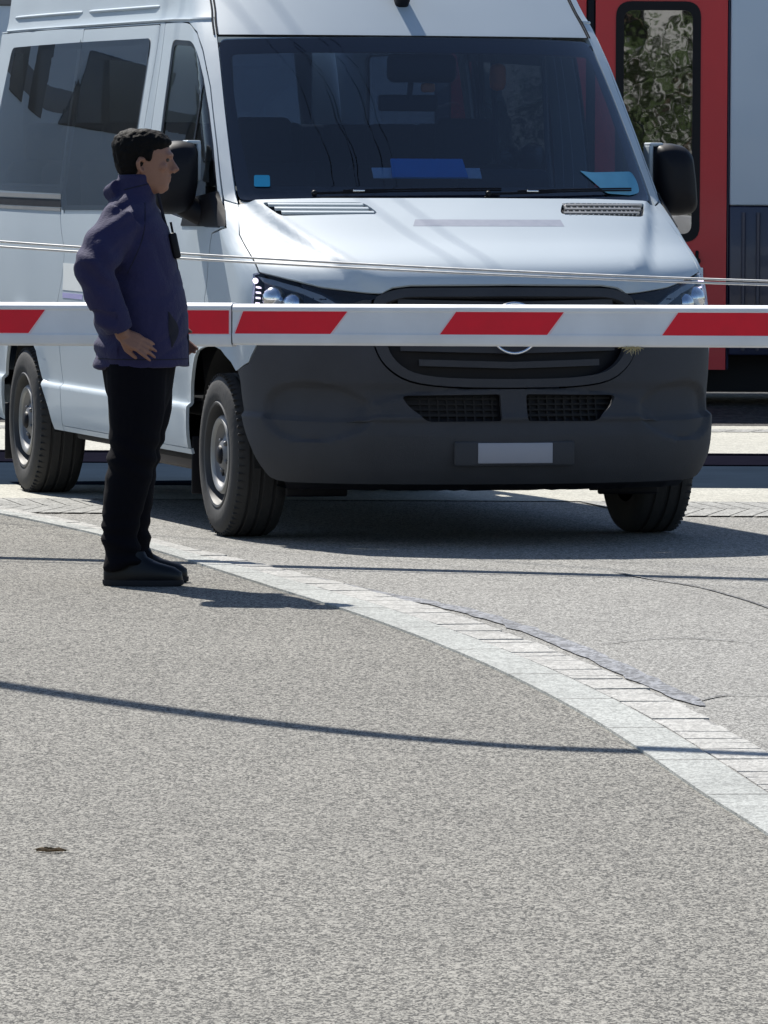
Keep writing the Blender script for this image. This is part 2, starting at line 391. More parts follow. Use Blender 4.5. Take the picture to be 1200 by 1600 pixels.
half = pchip([(.20, .93), (.30, .955), (.36, .972), (.46, .982), (.512, .984), (.53, .966), (.6, .972), (.7, .982), (.9, .99), (1.1, .987), (1.35, .973), (1.63, .945), (2.05, .885), (2.13, .871), (2.16, .862), (2.3, .842), (2.46, .805), (2.56, .75), (2.62, .62)])
def shell(a, z, sg=-1):
    W = half(z); v0 = nose(z); B = bulge(z)
    if abs(a) <= 1: return Vector((sg*W*math.sin(a*math.pi/2), v0+B*(1-math.cos(a*math.pi/2)), z))
    if a < 0: a = -a; sg = -sg
    v = v0+B+(a-1); k = max(0, (v-4.4)/1.55)
    return Vector((sg*W*(1-.07*k*k), v, z))
def A(v, z): return 1+v-nose(z)-bulge(z)
def shell_n(a, z, sg=-1):
    e = 2e-3; da = shell(a+e, z, sg)-shell(a-e, z, sg); dz = shell(a, z+e, sg)-shell(a, z-e, sg)
    n = da.cross(dz).normalized()
    p = shell(a, z, sg); o = Vector((p.x, p.y-2.5, 0.0))
    return n if n.dot(o) > 0 else -n
def fillet(P, r, n=5):
    """round the corners of an (a,z) polygon; a third value overrides r"""
    out = []
    for i, p in enumerate(P):
        rr = p[2] if len(p) > 2 else r
        q = Vector(p[:2]); a = Vector(P[i-1][:2])-q; b = Vector(P[(i+1) % len(P)][:2])-q
        if rr <= 0 or a.length < 1e-6 or b.length < 1e-6: out.append(tuple(q)); continue
        d = min(rr, a.length*.48, b.length*.48); p0 = q+a.normalized()*d; p2 = q+b.normalized()*d
        for k in range(n+1):
            t = k/n; out.append(tuple(p0*(1-t)**2+q*2*t*(1-t)+p2*t*t))
    return out
def dense(P, step=.05):
    P = [tuple(p[:2]) for p in P]
    out = []
    for i, p in enumerate(P):
        q = P[(i+1) % len(P)]; a = Vector(p); b = Vector(q); n = max(1, int((b-a).length/step))
        out += [tuple(a+(b-a)*k/n) for k in range(n)]
    return out
def panel(bm, outline, holes=(), sg=-1, off=0.0, thick=.012, step=(.05, .04), offn=None, mi=0):
    """a piece of the shell cut to an outline in (a,z), with real thickness"""
    b = bmesh.new()
    for loop in [outline]+list(holes):
        loop = [p for i, p in enumerate(loop) if (Vector(p)-Vector(loop[i-1])).length > 1e-5]
        vs = [b.verts.new((p[0], p[1], 0)) for p in loop]
        for i in range(len(vs)): b.edges.new((vs[i-1], vs[i]))
    bmesh.ops.triangle_fill(b, edges=b.edges[:], use_beauty=True, normal=(0, 0, 1))
    xs = [v.co.x for v in b.verts]; ys = [v.co.y for v in b.verts]
    for ax, lo, hi, st in ((0, min(xs), max(xs), step[0]), (1, min(ys), max(ys), step[1])):
        k = math.floor(lo/st)+1
        while k*st < hi-1e-4:
            co = (k*st, 0, 0) if ax == 0 else (0, k*st, 0); no = (1, 0, 0) if ax == 0 else (0, 1, 0)
            bmesh.ops.bisect_plane(b, geom=b.verts[:]+b.edges[:]+b.faces[:], dist=1e-6, plane_co=co, plane_no=no); k += 1
    for zc in (.5, .512, .521, .53, .545):
        if step[1] > .012 and min(ys) < zc < max(ys): bmesh.ops.bisect_plane(b, geom=b.verts[:]+b.edges[:]+b.faces[:], dist=1e-6, plane_co=(0, zc, 0), plane_no=(0, 1, 0))
    inner = {}
    for v in b.verts:
        a, z = v.co.x, v.co.y; p = shell(a, z, sg); n = shell_n(a, z, sg); d = off+(offn(a, z) if offn else 0)
        v.co = p+n*d; inner[v] = p+n*(d-thick)
    b.normal_update()
    for f in b.faces:
        c = f.calc_center_median(); o = Vector((c.x, (c.y-2.5)*.6, .3))
        # outward test by the shell normal kept in inner
        v = f.verts[0]
        if f.normal.dot(v.co-inner[v]) < 0: f.normal_flip()
    if thick > 0:
        top = b.faces[:]; bound = [e for e in b.edges if len(e.link_faces) == 1]; iv = {v: b.verts.new(inner[v]) for v in list(b.verts)}
        for e in bound:
            f = e.link_faces[0]; v1, v2 = e.verts
            for l in f.loops:
                if l.edge == e: v1, v2 = l.vert, l.link_loop_next.vert
            b.faces.new((v2, v1, iv[v1], iv[v2]))
        for f in top: b.faces.new([iv[v] for v in reversed(f.verts)])
    for f in b.faces: f.material_index = mi
    add(bm, b); return bm
def inset(P, d):
    P = [tuple(p[:2]) for p in P]
    out = []; n = len(P); ar = sum(P[i-1][0]*P[i][1]-P[i][0]*P[i-1][1] for i in range(n)); s_ = 1 if ar > 0 else -1
    for i in range(n):
        a = Vector(P[i-1]); q = Vector(P[i]); b = Vector(P[(i+1) % n]); t1 = (q-a); t2 = (b-q)
        if t1.length < 1e-7 or t2.length < 1e-7: continue
        n1 = Vector((-t1.y, t1.x)).normalized(); n2 = Vector((-t2.y, t2.x)).normalized(); m_ = n1+n2
        m_ = m_.normalized()/max(.5, m_.normalized().dot(n1)) if m_.length > 1e-6 else n1
        out.append(tuple(q+m_*d*s_))
    return out

VT = .2686
van = thing('passenger_van', 'white high-roof passenger van with grey bumper waiting behind the red and white boom', 'van', (.522, 28.07, 0), VT)
G = .004
V = lambda v, z: (A(v, z), z)
SL = lambda v, z, r=0: (A(v, z), z, r)
# hood
hood_h = [(0, 1.041), (.262, 1.038), (.312, 1.030), (.344, 1.011), (.456, 1.027), (.529, 1.038), (.615, 1.060), (.706, 1.080), (.775, 1.092), (.790, 1.172), (.800, 1.236), (.755, 1.335), (.735, 1.358)]
hood = hood_h + [(.4, 1.368), (0, 1.370)]
hood = hood + [(-a, z) for a, z in hood[::-1] if a > 0]
def crease(a, z):
    a = abs(a); ac = .34+(z-1.02)*.95
    d = .02*(1-sstep(ac-.02, ac+.05, a))
    return d-.006*sstep(1.06, 1.02, z)
ventL = fillet([(.630, 1.350), (.575, 1.296), (.255, 1.306), (.285, 1.352)], .02)
mir = lambda P: [(-a, z) for a, z in P][::-1]
bm = panel(bmesh.new(), dense(hood, .04), [dense(ventL, .03), dense(mir(ventL), .03)], -1, 0, .012, (.03, .012), crease)
hood_o = obj('hood', bm, 'paint', van)
for sgn in (1, -1):
    vp = [(a*sgn, z) for a, z in ventL]
    bm = panel(bmesh.new(), dense(vp, .04), (), -1, -.012, .01, (.03, .01), crease)
    vo = obj('hood_vent', bm, 'black', van)
    bm = bmesh.new()
    for k in range(3):
        z0 = 1.308+k*.0155; a0 = .27+.01*k; a1 = .565+.02*k
        panel(bm, dense([(a0*sgn, z0), (a1*sgn, z0), (a1*sgn, z0+.006), (a0*sgn, z0+.006)], .05), (), -1, .004, .012, (.03, .02), crease)
    if sgn == -1:
        for k in range(14):
            a0 = .29+.02*k; panel(bm, [(a0*sgn, 1.303), (a0*sgn+.006, 1.303), (a0*sgn+.006, 1.350), (a0*sgn, 1.350)], (), -1, .001, .01, (.05, .02), crease)
    obj('vent_slat', bm, 'paint' if sgn == 1 else 'rim', vo)
bm = panel(bmesh.new(), dense([(-.245, 1.258), (.18, 1.258), (.165, 1.284), (-.245, 1.284)], .04), (), -1, .0006, .0004, (.03, .01), crease)
obj('hood_decal', bm, 'decal', van)
# windscreen
ws = [(0, 1.386), (.45, 1.384), (.728, 1.379, .03), (.735, 1.60), (.737, 2.045, .05), (.4, 2.055), (0, 2.058)]
wsf = fillet(ws+[(-p[0],)+tuple(p[1:]) for p in ws[::-1] if p[0] > 0], 0)
bm = panel(bmesh.new(), dense(wsf, .04), (), -1, -.004, .004, (.04, .04))
obj('windscreen', bm, 'glass_ws', van)
wi = [(0, 1.420), (.45, 1.418), (.655, 1.416, .05), (.672, 1.62), (.688, 1.985, .05), (.4, 1.995), (0, 1.998)]
wif = fillet(wi+[(-p[0],)+tuple(p[1:]) for p in wi[::-1] if p[0] > 0], 0)
bm = panel(bmesh.new(), dense(wsf, .04), [dense(wif, .04)], -1, -.010, .004, (.05, .04))
obj('windscreen_border', bm, 'gloss_black', van)
# cowl and wipers
bm = panel(bmesh.new(), dense([(-.73, 1.362), (.73, 1.362), (.73, 1.384), (-.73, 1.384)], .05), (), -1, -.012, .01, (.05, .02))
obj('cowl', bm, 'black', van)
for a0, a1, z1 in ((.42, -.12, 1.412), (-.08, -.60, 1.414)):
    bm = bmesh.new(); P = []
    for k in range(13):
        t = k/12; a = a0+(a1-a0)*t; z = 1.398+(z1-1.398)*math.sin(t*1.5); P.append(shell(-a, z, 1)+shell_n(-a, z, 1)*.010)
    tube(bm, P, [.006]*5+[.004]*8, 6); Q = [p+Vector((0, 0, .008)) for p in P[2:]]; tube(bm, Q, .004, 6)
    ball(bm, P[0], .013, 10)
    wo = obj('wiper', bm, 'black', van)
    bm = bx(P[3]+Vector((0, -.012, .006)), (.05, .006, .007), .002); obj('wiper_clip', bm, 'chrome', wo)
# A pillars, fenders, door gaps, body
PW_sl = [SL(2.56, 2.056, .05), SL(5.46, 2.05, .07), SL(5.60, 1.70, 0), SL(5.62, 1.385, .03), SL(3.905, 1.375, .005), SL(3.87, 1.305, .005), SL(2.55, 1.318, .04)]
archF = [(A(.60, .53), .53), (A(.62, .66), .66), (A(.70, .725), .725), (A(.84, .77), .77), (A(1.01, .785), .785), (A(1.18, .765), .765), (A(1.32, .71), .71), (A(1.42, .61), .61), (A(1.455, .50), .50), (A(1.47, .34), .34)]
archR = [(A(4.09, .315), .315), (A(4.22, .515), .515), (A(4.33, .665), .665), (A(4.48, .75), .75), (A(4.665, .78), .78), (A(4.85, .745), .745), (A(4.98, .655), .655), (A(5.12, .50), .50), (A(5.16, .315), .315)]
fender = [(.742, 1.356), (.808, 1.236), (.798, 1.172), (.784, 1.088), (.815, 1.083), (.850, .97), (.832, .92), (.832, .797), (.901, .728), (1.0, .705), V(.64, .69)] + archF[2:6] + [V(1.235, .755), V(1.16, .98), V(1.12, 1.12), V(1.08, 1.235), (.885, 1.262), (.824, 1.372)]
front_door = [(.832, 1.385), (.826, 1.60), (.832, 1.84), (.872, 1.99), (.92, 2.065), (1.05, 2.108), SL(2.05, 2.118), SL(2.345, 2.118, .02), SL(2.335, 1.5), SL(2.31, .9), SL(2.30, .34, .03), V(1.50, .34), V(1.485, .5), V(1.45, .615), V(1.345, .725), V(1.245, .765), V(1.17, .98), V(1.13, 1.12), V(1.09, 1.24), (.905, 1.268)]
dwin = [(.862, 1.385, .02), (.850, 1.60), (.856, 1.74), (.885, 1.88), (.935, 1.985, .05), (1.05, 2.036, .04), SL(2.17, 2.046, .06), SL(2.15, 1.5, 0), SL(2.13, 1.33, .04), SL(1.2, 1.262, .03), (.952, 1.262, .03)]
slide_door = [SL(2.44, 2.112, .03), SL(3.885, 2.112, .02), SL(3.885, 1.25), SL(3.90, .9), SL(3.89, .34, .02), SL(2.42, .34, .03), SL(2.43, .9)]
hole_sd = inset(fillet([SL(2.56, 2.056, .05), SL(3.86, 2.056, .01), SL(3.86, 1.308, .01), SL(2.55, 1.318, .04)], 0), .02)
quarter = [SL(2.353, 2.121), V(4.0, 2.121), V(5.88, 2.119), V(5.90, 1.7), V(5.92, 1.0), V(5.92, .5), V(5.90, .34), V(5.18, .315)] + archR[::-1] + [V(3.90, .315), V(3.90, .34), V(3.907, .9), V(3.893, 1.25), V(3.893, 2.116), V(2.432, 2.116), V(2.422, .9), V(2.412, .315), V(2.308, .315), V(2.318, .9), V(2.343, 1.5)]
hole_q = inset(fillet([SL(3.93, 2.056, .02), SL(5.46, 2.05, .07), SL(5.60, 1.70, 0), SL(5.62, 1.40, .03), SL(3.93, 1.40, .02)], 0), .02)
sill_strip = [V(1.49, .315), V(2.30, .315), V(2.30, .337), V(1.49, .337)]
sill2 = [V(2.42, .315), V(3.89, .315), V(3.89, .337), V(2.42, .337)]
apil = [(.742, 1.362), (.818, 1.378), (.816, 1.60), (.822, 1.84), (.862, 2.0), (.91, 2.075), (1.05, 2.117), V(2.345, 2.124), V(5.88, 2.124), V(5.88, 2.130), (1.0, 2.132), (.744, 2.132), (.743, 2.05), (.742, 1.60)]
def arch_flare(a, z):
    v = shell(a, z, 1).y
    f = 0
    for c in (1.0, 4.665):
        d = math.hypot(v-c, (z-.345)); f += .016*math.exp(-((d-.455)/.05)**2)*(1 if z > .34 else 0)
    return f
bm = bmesh.new()
for sg in (-1, 1):
    panel(bm, dense(fender, .04), (), sg, 0, .012, (.04, .03), arch_flare)
    panel(bm, dense(apil, .05), (), sg, 0, .02, (.06, .035))
    panel(bm, dense(quarter, .05), [dense(hole_q, .06)], sg, 0, .014, (.06, .035), arch_flare)
    panel(bm, dense(sill_strip, .1), (), sg, 0, .012, (.1, .05)); panel(bm, dense(sill2, .1), (), sg, 0, .012, (.1, .05))
    if sg == 1:
        panel(bm, dense(slide_door, .06), [dense(hole_sd, .06)], 1, 0, .014, (.06, .035))
# rear wall
rows = []
for i in range(25):
    z = .32+i*(2.12-.32)/24; p = shell(A(5.9, z), z, 1); rows.append([bm.verts.new((p.x*t, 5.9, z)) for t in (-1, -.75, -.38)]+[bm.verts.new((p.x*t, 5.9, z)) for t in (-.32, .32, .38, .75, 1)])
for i in range(24):
    for k in range(7):
        if 1.35 < rows[i][0].co.z < 2.0 and k in (1, 5): continue
        bm.faces.new((rows[i][k], rows[i][k+1], rows[i+1][k+1], rows[i+1][k]))
body = sharp(obj('body', bm, 'paint', van), 50)
for sg in (-1, 1): obj('rear_window', bx((sg*.50, 5.892, 1.67), (.42, .008, .76), .003), 'glass_side', van)
bm = panel(bmesh.new(), dense(fillet(front_door, 0), .05), [dense(fillet(dwin, 0), .04)], -1, 0, .014, (.06, .035), arch_flare)
fd = sharp(obj('front_door', bm, 'paint', van), 50)
bm = panel(bmesh.new(), dense(fillet(front_door, 0), .05), [dense(fillet(dwin, 0), .04)], 1, 0, .014, (.06, .035), arch_flare)
fdr = sharp(obj('front_door', bm, 'paint', van), 50)
bm = panel(bmesh.new(), dense(fillet(slide_door, 0), .05), [dense(hole_sd, .06)], -1, 0, .014, (.06, .035))
sd = sharp(obj('sliding_door', bm, 'paint', van), 50)
# sliding rail slot in the flank
bm = panel(bmesh.new(), dense([V(3.90, 1.318), V(5.7, 1.318), V(5.7, 1.352), V(3.90, 1.352)], .08), (), -1, .003, .004, (.1, .02))
obj('door_rail', bm, 'black', van)
bm = panel(bmesh.new(), dense([V(3.90, 1.355), V(5.7, 1.355), V(5.7, 1.374), V(3.90, 1.374)], .08), (), -1, .006, .008, (.1, .02))
panel(bm, dense([V(3.90, 1.300), V(5.7, 1.300), V(5.7, 1.315), V(3.90, 1.315)], .08), (), -1, .004, .006, (.1, .02))
pieces('door_rail_trim', bm, 'rim', van)
# gutter beads and roof ribs
bm = bmesh.new()
for sg in (-1, 1):
    for v0, v1 in ((2.52, 3.86), (4.0, 5.55)):
        tube(bm, [shell(A(v0+(v1-v0)*k/16, 2.192), 2.192, sg)+Vector((sg*(-.004 if k in (0, 16) else .003), 0, 0)) for k in range(17)], .007, 8)
pieces('roof_rib', bm, 'paint', van)
bm = bmesh.new()
for sg in (-1, 1):
    P = [shell(.745+(1.25*k/20), 2.104+.03*sstep(0, 8, k), sg) for k in range(21)]
    tube(bm, [shell(.76+.028*k, 2.128, sg) for k in range(10)]+[shell(A(v, 2.132), 2.132, sg) for v in (2.2, 3, 4, 5, 5.7)], .007, 6)
pieces('roof_gutter', bm, 'paint', van)
# roof
bm = bmesh.new(); rows = []
zs = [2.134, 2.15, 2.17, 2.2, 2.25, 2.3, 2.36, 2.42, 2.47, 2.51, 2.545, 2.575, 2.6, 2.62]
al = [.06*k for k in range(13)]+[.737, .7375, .76, .80, .85, .90, .95, 1.0]
for z in zs:
    row = []
    zf = lambda a: z if a > .7372 else z-.073*(1-sstep(2.125, 2.36, z))
    right = [shell(a, zf(a), 1) for a in al] + [shell(A(v, z), z, 1) for v in [2.35+k*.3 for k in range(12)]+[5.75]]
    left = [Vector((-p.x, p.y, p.z)) for p in right[1:]]
    row = [bm.verts.new(p) for p in left[::-1]+right]; rows.append(row)
for i in range(len(rows)-1):
    for k in range(len(rows[0])-1): bm.faces.new((rows[i][k], rows[i][k+1], rows[i+1][k+1], rows[i+1][k]))
t_ = rows[-1]; n = len(t_)
for k in range((n-1)//2): bm.faces.new((t_[k], t_[k+1], t_[n-2-k], t_[n-1-k])) if k+1 != n-2-k else bm.faces.new((t_[k], t_[k+1], t_[n-1-k]))
for i in range(len(rows)-1): bm.faces.new((rows[i][0], rows[i+1][0], rows[i+1][-1], rows[i][-1]))
bmesh.ops.recalc_face_normals(bm, faces=bm.faces[:])
roof = sharp(obj('roof', bm, 'paint', van), 50)
# black strips beside the windscreen header
bm = bmesh.new()
for sg in (-1, 1):
    for da in (0, .022):
        tube(bm, [shell(.735+da, z, sg)+shell_n(.735+da, z, sg)*.001 for z in [2.06+.02*k for k in range(24)]], .004, 6)
pieces('header_seam', bm, 'black', van)
# roof lamp
lp = shell(.012, 2.185, -1); ln_ = shell_n(.012, 2.185, -1)
bm = bx(lp+ln_*.02+Vector((0, .03, .02)), (.058, .11, .085), .018, 3, Matrix.Rotation(R(-38), 3, 'X')); obj('roof_lamp', bm, 'black', van)
# side glass (bonded, flush, over a black border)
for sg in (-1, 1):
    for nm, ol, gm, bd in (('sliding_door_window', [SL(2.56, 2.056, .05), SL(3.868, 2.056, .01), SL(3.868, 1.305, .01), SL(2.55, 1.318, .04)], 'glass_side', .03),
                           ('rear_side_window', [SL(3.874, 2.056, .01), SL(5.46, 2.05, .07), SL(5.60, 1.70, 0), SL(5.62, 1.385, .03), SL(3.874, 1.378, .01)], 'glass_side', .03)):
        f = fillet(ol, 0)
        bm = panel(bmesh.new(), dense(f, .06), (), sg, .0045, .002, (.06, .035)); wo = obj(nm, bm, gm, van)
        bm = panel(bmesh.new(), dense(f, .06), [dense(inset(f, bd), .06)], sg, .0025, .0015, (.06, .035)); obj('window_border', bm, 'gloss_black', wo)
    f = fillet(dwin, 0)
    bm = panel(bmesh.new(), dense(inset(f, .003), .05), (), sg, -.008, .004, (.06, .05)); wo = obj('door_window', bm, 'glass_door', van)
    bm = panel(bmesh.new(), dense(inset(f, .001), .05), [dense(inset(f, .022), .05)], sg, -.003, .004, (.06, .05)); 
    panel(bm, dense([V(1.50, 1.28), V(1.525, 1.28), V(1.525, 2.03), V(1.50, 2.03)], .05), (), sg, -.003, .006, (.1, .05))
    obj('window_seal', bm, 'gloss_black', wo)
    # black mirror triangle at the foot of the window
    f = fillet([(.885, 1.268, .01), (.842, 1.335, .0), (.850, 1.41, .01), SL(1.55, 1.375, .02), SL(1.62, 1.262, .02)], 0)
    bm = panel(bmesh.new(), dense(f, .05), (), sg, .004, .02, (.06, .04))
    ma = obj('mirror_base', bm, 'black', van)
    # mirror housing: outline swept from front shell to mirror face
    bm = bmesh.new(); pro = [(.985, 1.44), (.985, 1.585), (1.0, 1.61), (1.06, 1.618), (1.125, 1.605), (1.155, 1.57), (1.17, 1.46), (1.178, 1.35), (1.165, 1.322), (1.10, 1.312), (1.03, 1.318), (1.0, 1.36)]
    cx, cz = 1.08, 1.465
    for (f_, yy) in ((.35, 1.235), (.75, 1.25), (.93, 1.28), (1.0, 1.33), (1.0, 1.40), (.95, 1.42)):
        pass
    rws = [[bm.verts.new((sg*(cx+(p[0]-cx)*f_), yy, cz+(p[1]-cz)*f_)) for p in fillet(pro, .02, 3)] for f_, yy in ((.35, 1.235), (.75, 1.25), (.93, 1.28), (1.0, 1.33), (1.0, 1.40), (.95, 1.42))]
    for i in range(len(rws)-1):
        for k in range(len(rws[0])): bm.faces.new((rws[i][k], rws[i][k-1], rws[i+1][k-1], rws[i+1][k]))
    bm.faces.new(rws[0]); bm.faces.new(rws[-1][::-1])
    tube(bm, [(sg*1.05, 1.34, 1.36), (sg*.98, 1.33, 1.32), (sg*.90, 1.31, 1.30)], [.05, .05, .06], 10)
    bmesh.ops.recalc_face_normals(bm, faces=bm.faces[:])
    mo = sharp(obj('wing_mirror', bm, 'black', van), 50)
    bm = bx((sg*1.075, 1.425, 1.47), (.15, .006, .26), .003); obj('mirror_glass', bm, 'chrome', mo)
    bm = bmesh.new(); rbox(bm, (sg*.978, 1.36, 1.53), (.02, .09, .16), .009, 3); rbox(bm, (sg*1.0, 1.36, 1.611), (.06, .09, .016), .007, 3); pieces('mirror_cap', bm, 'paint', mo)
# bumper
def dent(a, z):
    a_ = abs(a)
    d = 0
    r = ((a_-.60)/.21)**2+((z-.535)/.115)**2           # oval pod
    d -= .022*(1-sstep(.84, 1.10, r))
    d -= .012*sstep(.44, .50, z)*(1-sstep(.62, .66, z))*(1-sstep(.55, .75, a_))
    r2 = ((a_)/.46)**2+((z-.51)/.125)**2
    if z > .5: d += .014*(1-sstep(.9, 1.08, r2))*sstep(.5, .52, z)
    return d
gr_lo = smooth_line([(0, .632), (.17, .637), (.28, .660), (.345, .72), (.375, .80), (.385, .90), (.375, .99)], 4)
bl = [(.0, .250), (.435, .250), (.70, .252), (.762, .258, .02), (.81, .272, .02), (.862, .318), (.93, .40), (1.0, .475), V(.592, .53), V(.612, .655), V(.638, .688), (1.0, .700), (.897, .722), (.826, .792), (.826, .90), (.60, .90), (.40, .985), (.375, .985)]
bl = fillet(bl, 0)
outer = [p for p in bl if True]
halfP = outer + gr_lo[::-1][1:]
full = [p for p in halfP if p[0] > 1e-6 or p[1] < .3] + [(0, .632)] + [(-a, z) for a, z in halfP[::-1] if a > 1e-6][0:]
# order: bottom centre -> left -> up -> grille edge -> centre -> mirrored back
intk = fillet([(.035, .612, .01), (.305, .606, .02), (.285, .56, .02), (.235, .505, .02), (.035, .508, .01)], 0)
bm = panel(bmesh.new(), dense(full, .04), [dense(intk, .03), dense(mir(intk), .03)], -1, 0, .02, (.016, .013), dent)
bumper = sharp(obj('bumper', bm, 'plastic', van), 60)
for sgn in (1, -1):
    bm = panel(bmesh.new(), dense([(a*sgn, z) for a, z in inset(intk, -.01)], .04), (), -1, -.05, .01, (.05, .03)); obj('air_intake', bm, 'black', bumper)
    bm = bmesh.new()
    for k in range(5):
        z0 = .518+k*.019; a1 = .20+.10*min(1, (z0-.505)/.06)
        panel(bm, dense([(.04*sgn, z0), (a1*sgn, z0), (a1*sgn, z0+.006), (.04*sgn, z0+.006)], .05), (), -1, -.035, .012, (.06, .02))
    for k in range(9): panel(bm, [(.05*sgn+.025*k*sgn, .512), (.055*sgn+.025*k*sgn, .512), (.055*sgn+.025*k*sgn, .605), (.05*sgn+.025*k*sgn, .605)], (), -1, -.037, .008, (.1, .05))
    obj('intake_mesh', bm, 'liner', bumper)
# lower valance and ragged spoiler lip
bm = bmesh.new(); P = []
for k in range(61):
    a = -.72+k*.024; jag = .006*noise.noise(Vector((k*.9, 2, 1)))
    p = shell(-a, .25, 1); q = shell(-a, .235, 1)
    P.append((bm.verts.new((p.x, p.y+.03, .262)), bm.verts.new((q.x*.97, p.y+.07, .222+jag)), bm.verts.new((q.x*.95, p.y+.40, .222+jag))))
for i in range(60):
    for k in range(2): bm.faces.new((P[i][k], P[i+1][k], P[i+1][k+1], P[i][k+1]))
obj('front_spoiler', bm, 'black', van)
bm = bx((-.66, .60, .235), (.26, .02, .11), .01); rbox(bm, (.66, .60, .235), (.26, .02, .11), .01); pieces('air_deflector', bm, 'black', van)
# licence plate
pc = Vector((.0, -.012, .38))
bm = bx((0, .009, .375), (.50, .02, .10), .012); ho = obj('plate_holder', bm, 'plastic', bumper)
bm = bx((-.0, -.004, .378), (.31, .008, .082), .003); obj('licence_plate', bm, 'plate', van, label='pale licence plate in a dark holder')
# grille: frame, slats, emblem
bm = bmesh.new()
gout = smooth_line([(0, .638), (.17, .643), (.277, .666), (.341, .724), (.370, .80), (.379, .90), (.366, .985), (.340, 1.008), (.310, 1.022), (.262, 1.031), (.13, 1.033), (0, 1.034)], 3)
gf = gout+[(-a, z) for a, z in gout[::-1] if a > 1e-6]
gi = inset(gf, .034)
panel(bm, dense(gf, .03), [dense(gi, .03)], -1, .006, .03, (.03, .02))
go = sharp(obj('grille', bm, 'plastic', van), 50)
bm = panel(bmesh.new(), dense(inset(gf, .02), .05), (), -1, -.05, .01, (.06, .04)); obj('grille_backing', bm, 'black', go)
for z0 in (.715, .775, .84, .905, .955):
    wd = .25 if z0 < .73 else .30
    bm = panel(bmesh.new(), dense([(-wd, z0+.010), (0, z0), (wd, z0+.010), (wd, z0+.036), (0, z0+.026), (-wd, z0+.036)], .04), (), -1, -.006, .03, (.04, .02)); obj('grille_slat', bm, 'plastic', go)
bm = bmesh.new(); cz = .875
tube(bm, [(.0+.1*math.sin(2*math.pi*k/40), .018, cz+.1*math.cos(2*math.pi*k/40)) for k in range(41)], .0075, 8)
for k in range(3):
    a = k*2*math.pi/3; tube(bm, [(0, .016, cz), (.05*math.sin(a), .02, cz+.05*math.cos(a)), (.098*math.sin(a), .022, cz+.098*math.cos(a))], [.016, .009, .003], 6)
obj('emblem', bm, 'chrome', go)
# panel between grille and lamp, and headlamps
for sg in (-1, 1):
    bm = panel(bmesh.new(), dense([(.385, .90), (.50, .90), (.60, .90), (.60, 1.0), (.60, 1.055), (.529, 1.034), (.456, 1.022), (.350, 1.006), (.378, .985)], .04), (), sg, -.012, .012, (.04, .03)); obj('grille_wing', bm, 'gloss_black', van)
    lampf = fillet([(.818, 1.082, .008), (.790, 1.088, .005), (.716, 1.076), (.615, 1.050), (.53, 1.015), (.46, .968, .02), (.45, .945, .02), (.60, .905), (.80, .895, .03), (.842, .93, .02), (.85, .97)], 0)
    bm = panel(bmesh.new(), dense(lampf, .03), (), sg, 0, .003, (.03, .02)); hl = obj('headlight', bm, 'glass_lamp', van)
    bm = panel(bmesh.new(), dense(inset(lampf, -.003), .03), (), sg, -.07, .01, (.04, .03)); obj('lamp_bowl', bm, 'lamp_bowl', hl)
    bm = panel(bmesh.new(), dense([(.80, 1.078), (.716, 1.066), (.615, 1.040), (.53, 1.005), (.47, .962), (.51, .962), (.60, 1.010), (.70, 1.040), (.775, 1.058)], .03), (), sg, -.012, .02, (.04, .02)); obj('lamp_trim', bm, 'rim', hl)
    bm = bmesh.new()
    for a, z, r_ in ((.62, .965, .045), (.70, .985, .05)):
        p = shell(a, z, sg)+Vector((0, .055, 0)); ball(bm, p, r_, 16)
    pieces('lamp_lens', bm, 'chrome', hl)
    bm = bmesh.new()
    for k in range(5): panel(bm, [(.80+.006*k, 1.03-.022*k), (.825+.004*k, 1.03-.022*k), (.825+.004*k, 1.037-.022*k), (.80+.006*k, 1.037-.022*k)], (), sg, -.012, .01, (.1, .05))
    ball(bm, shell(.800, 1.055, sg)+Vector((0, .02, 0)), .012, 12)
    obj('daytime_light', bm, 'led', hl)
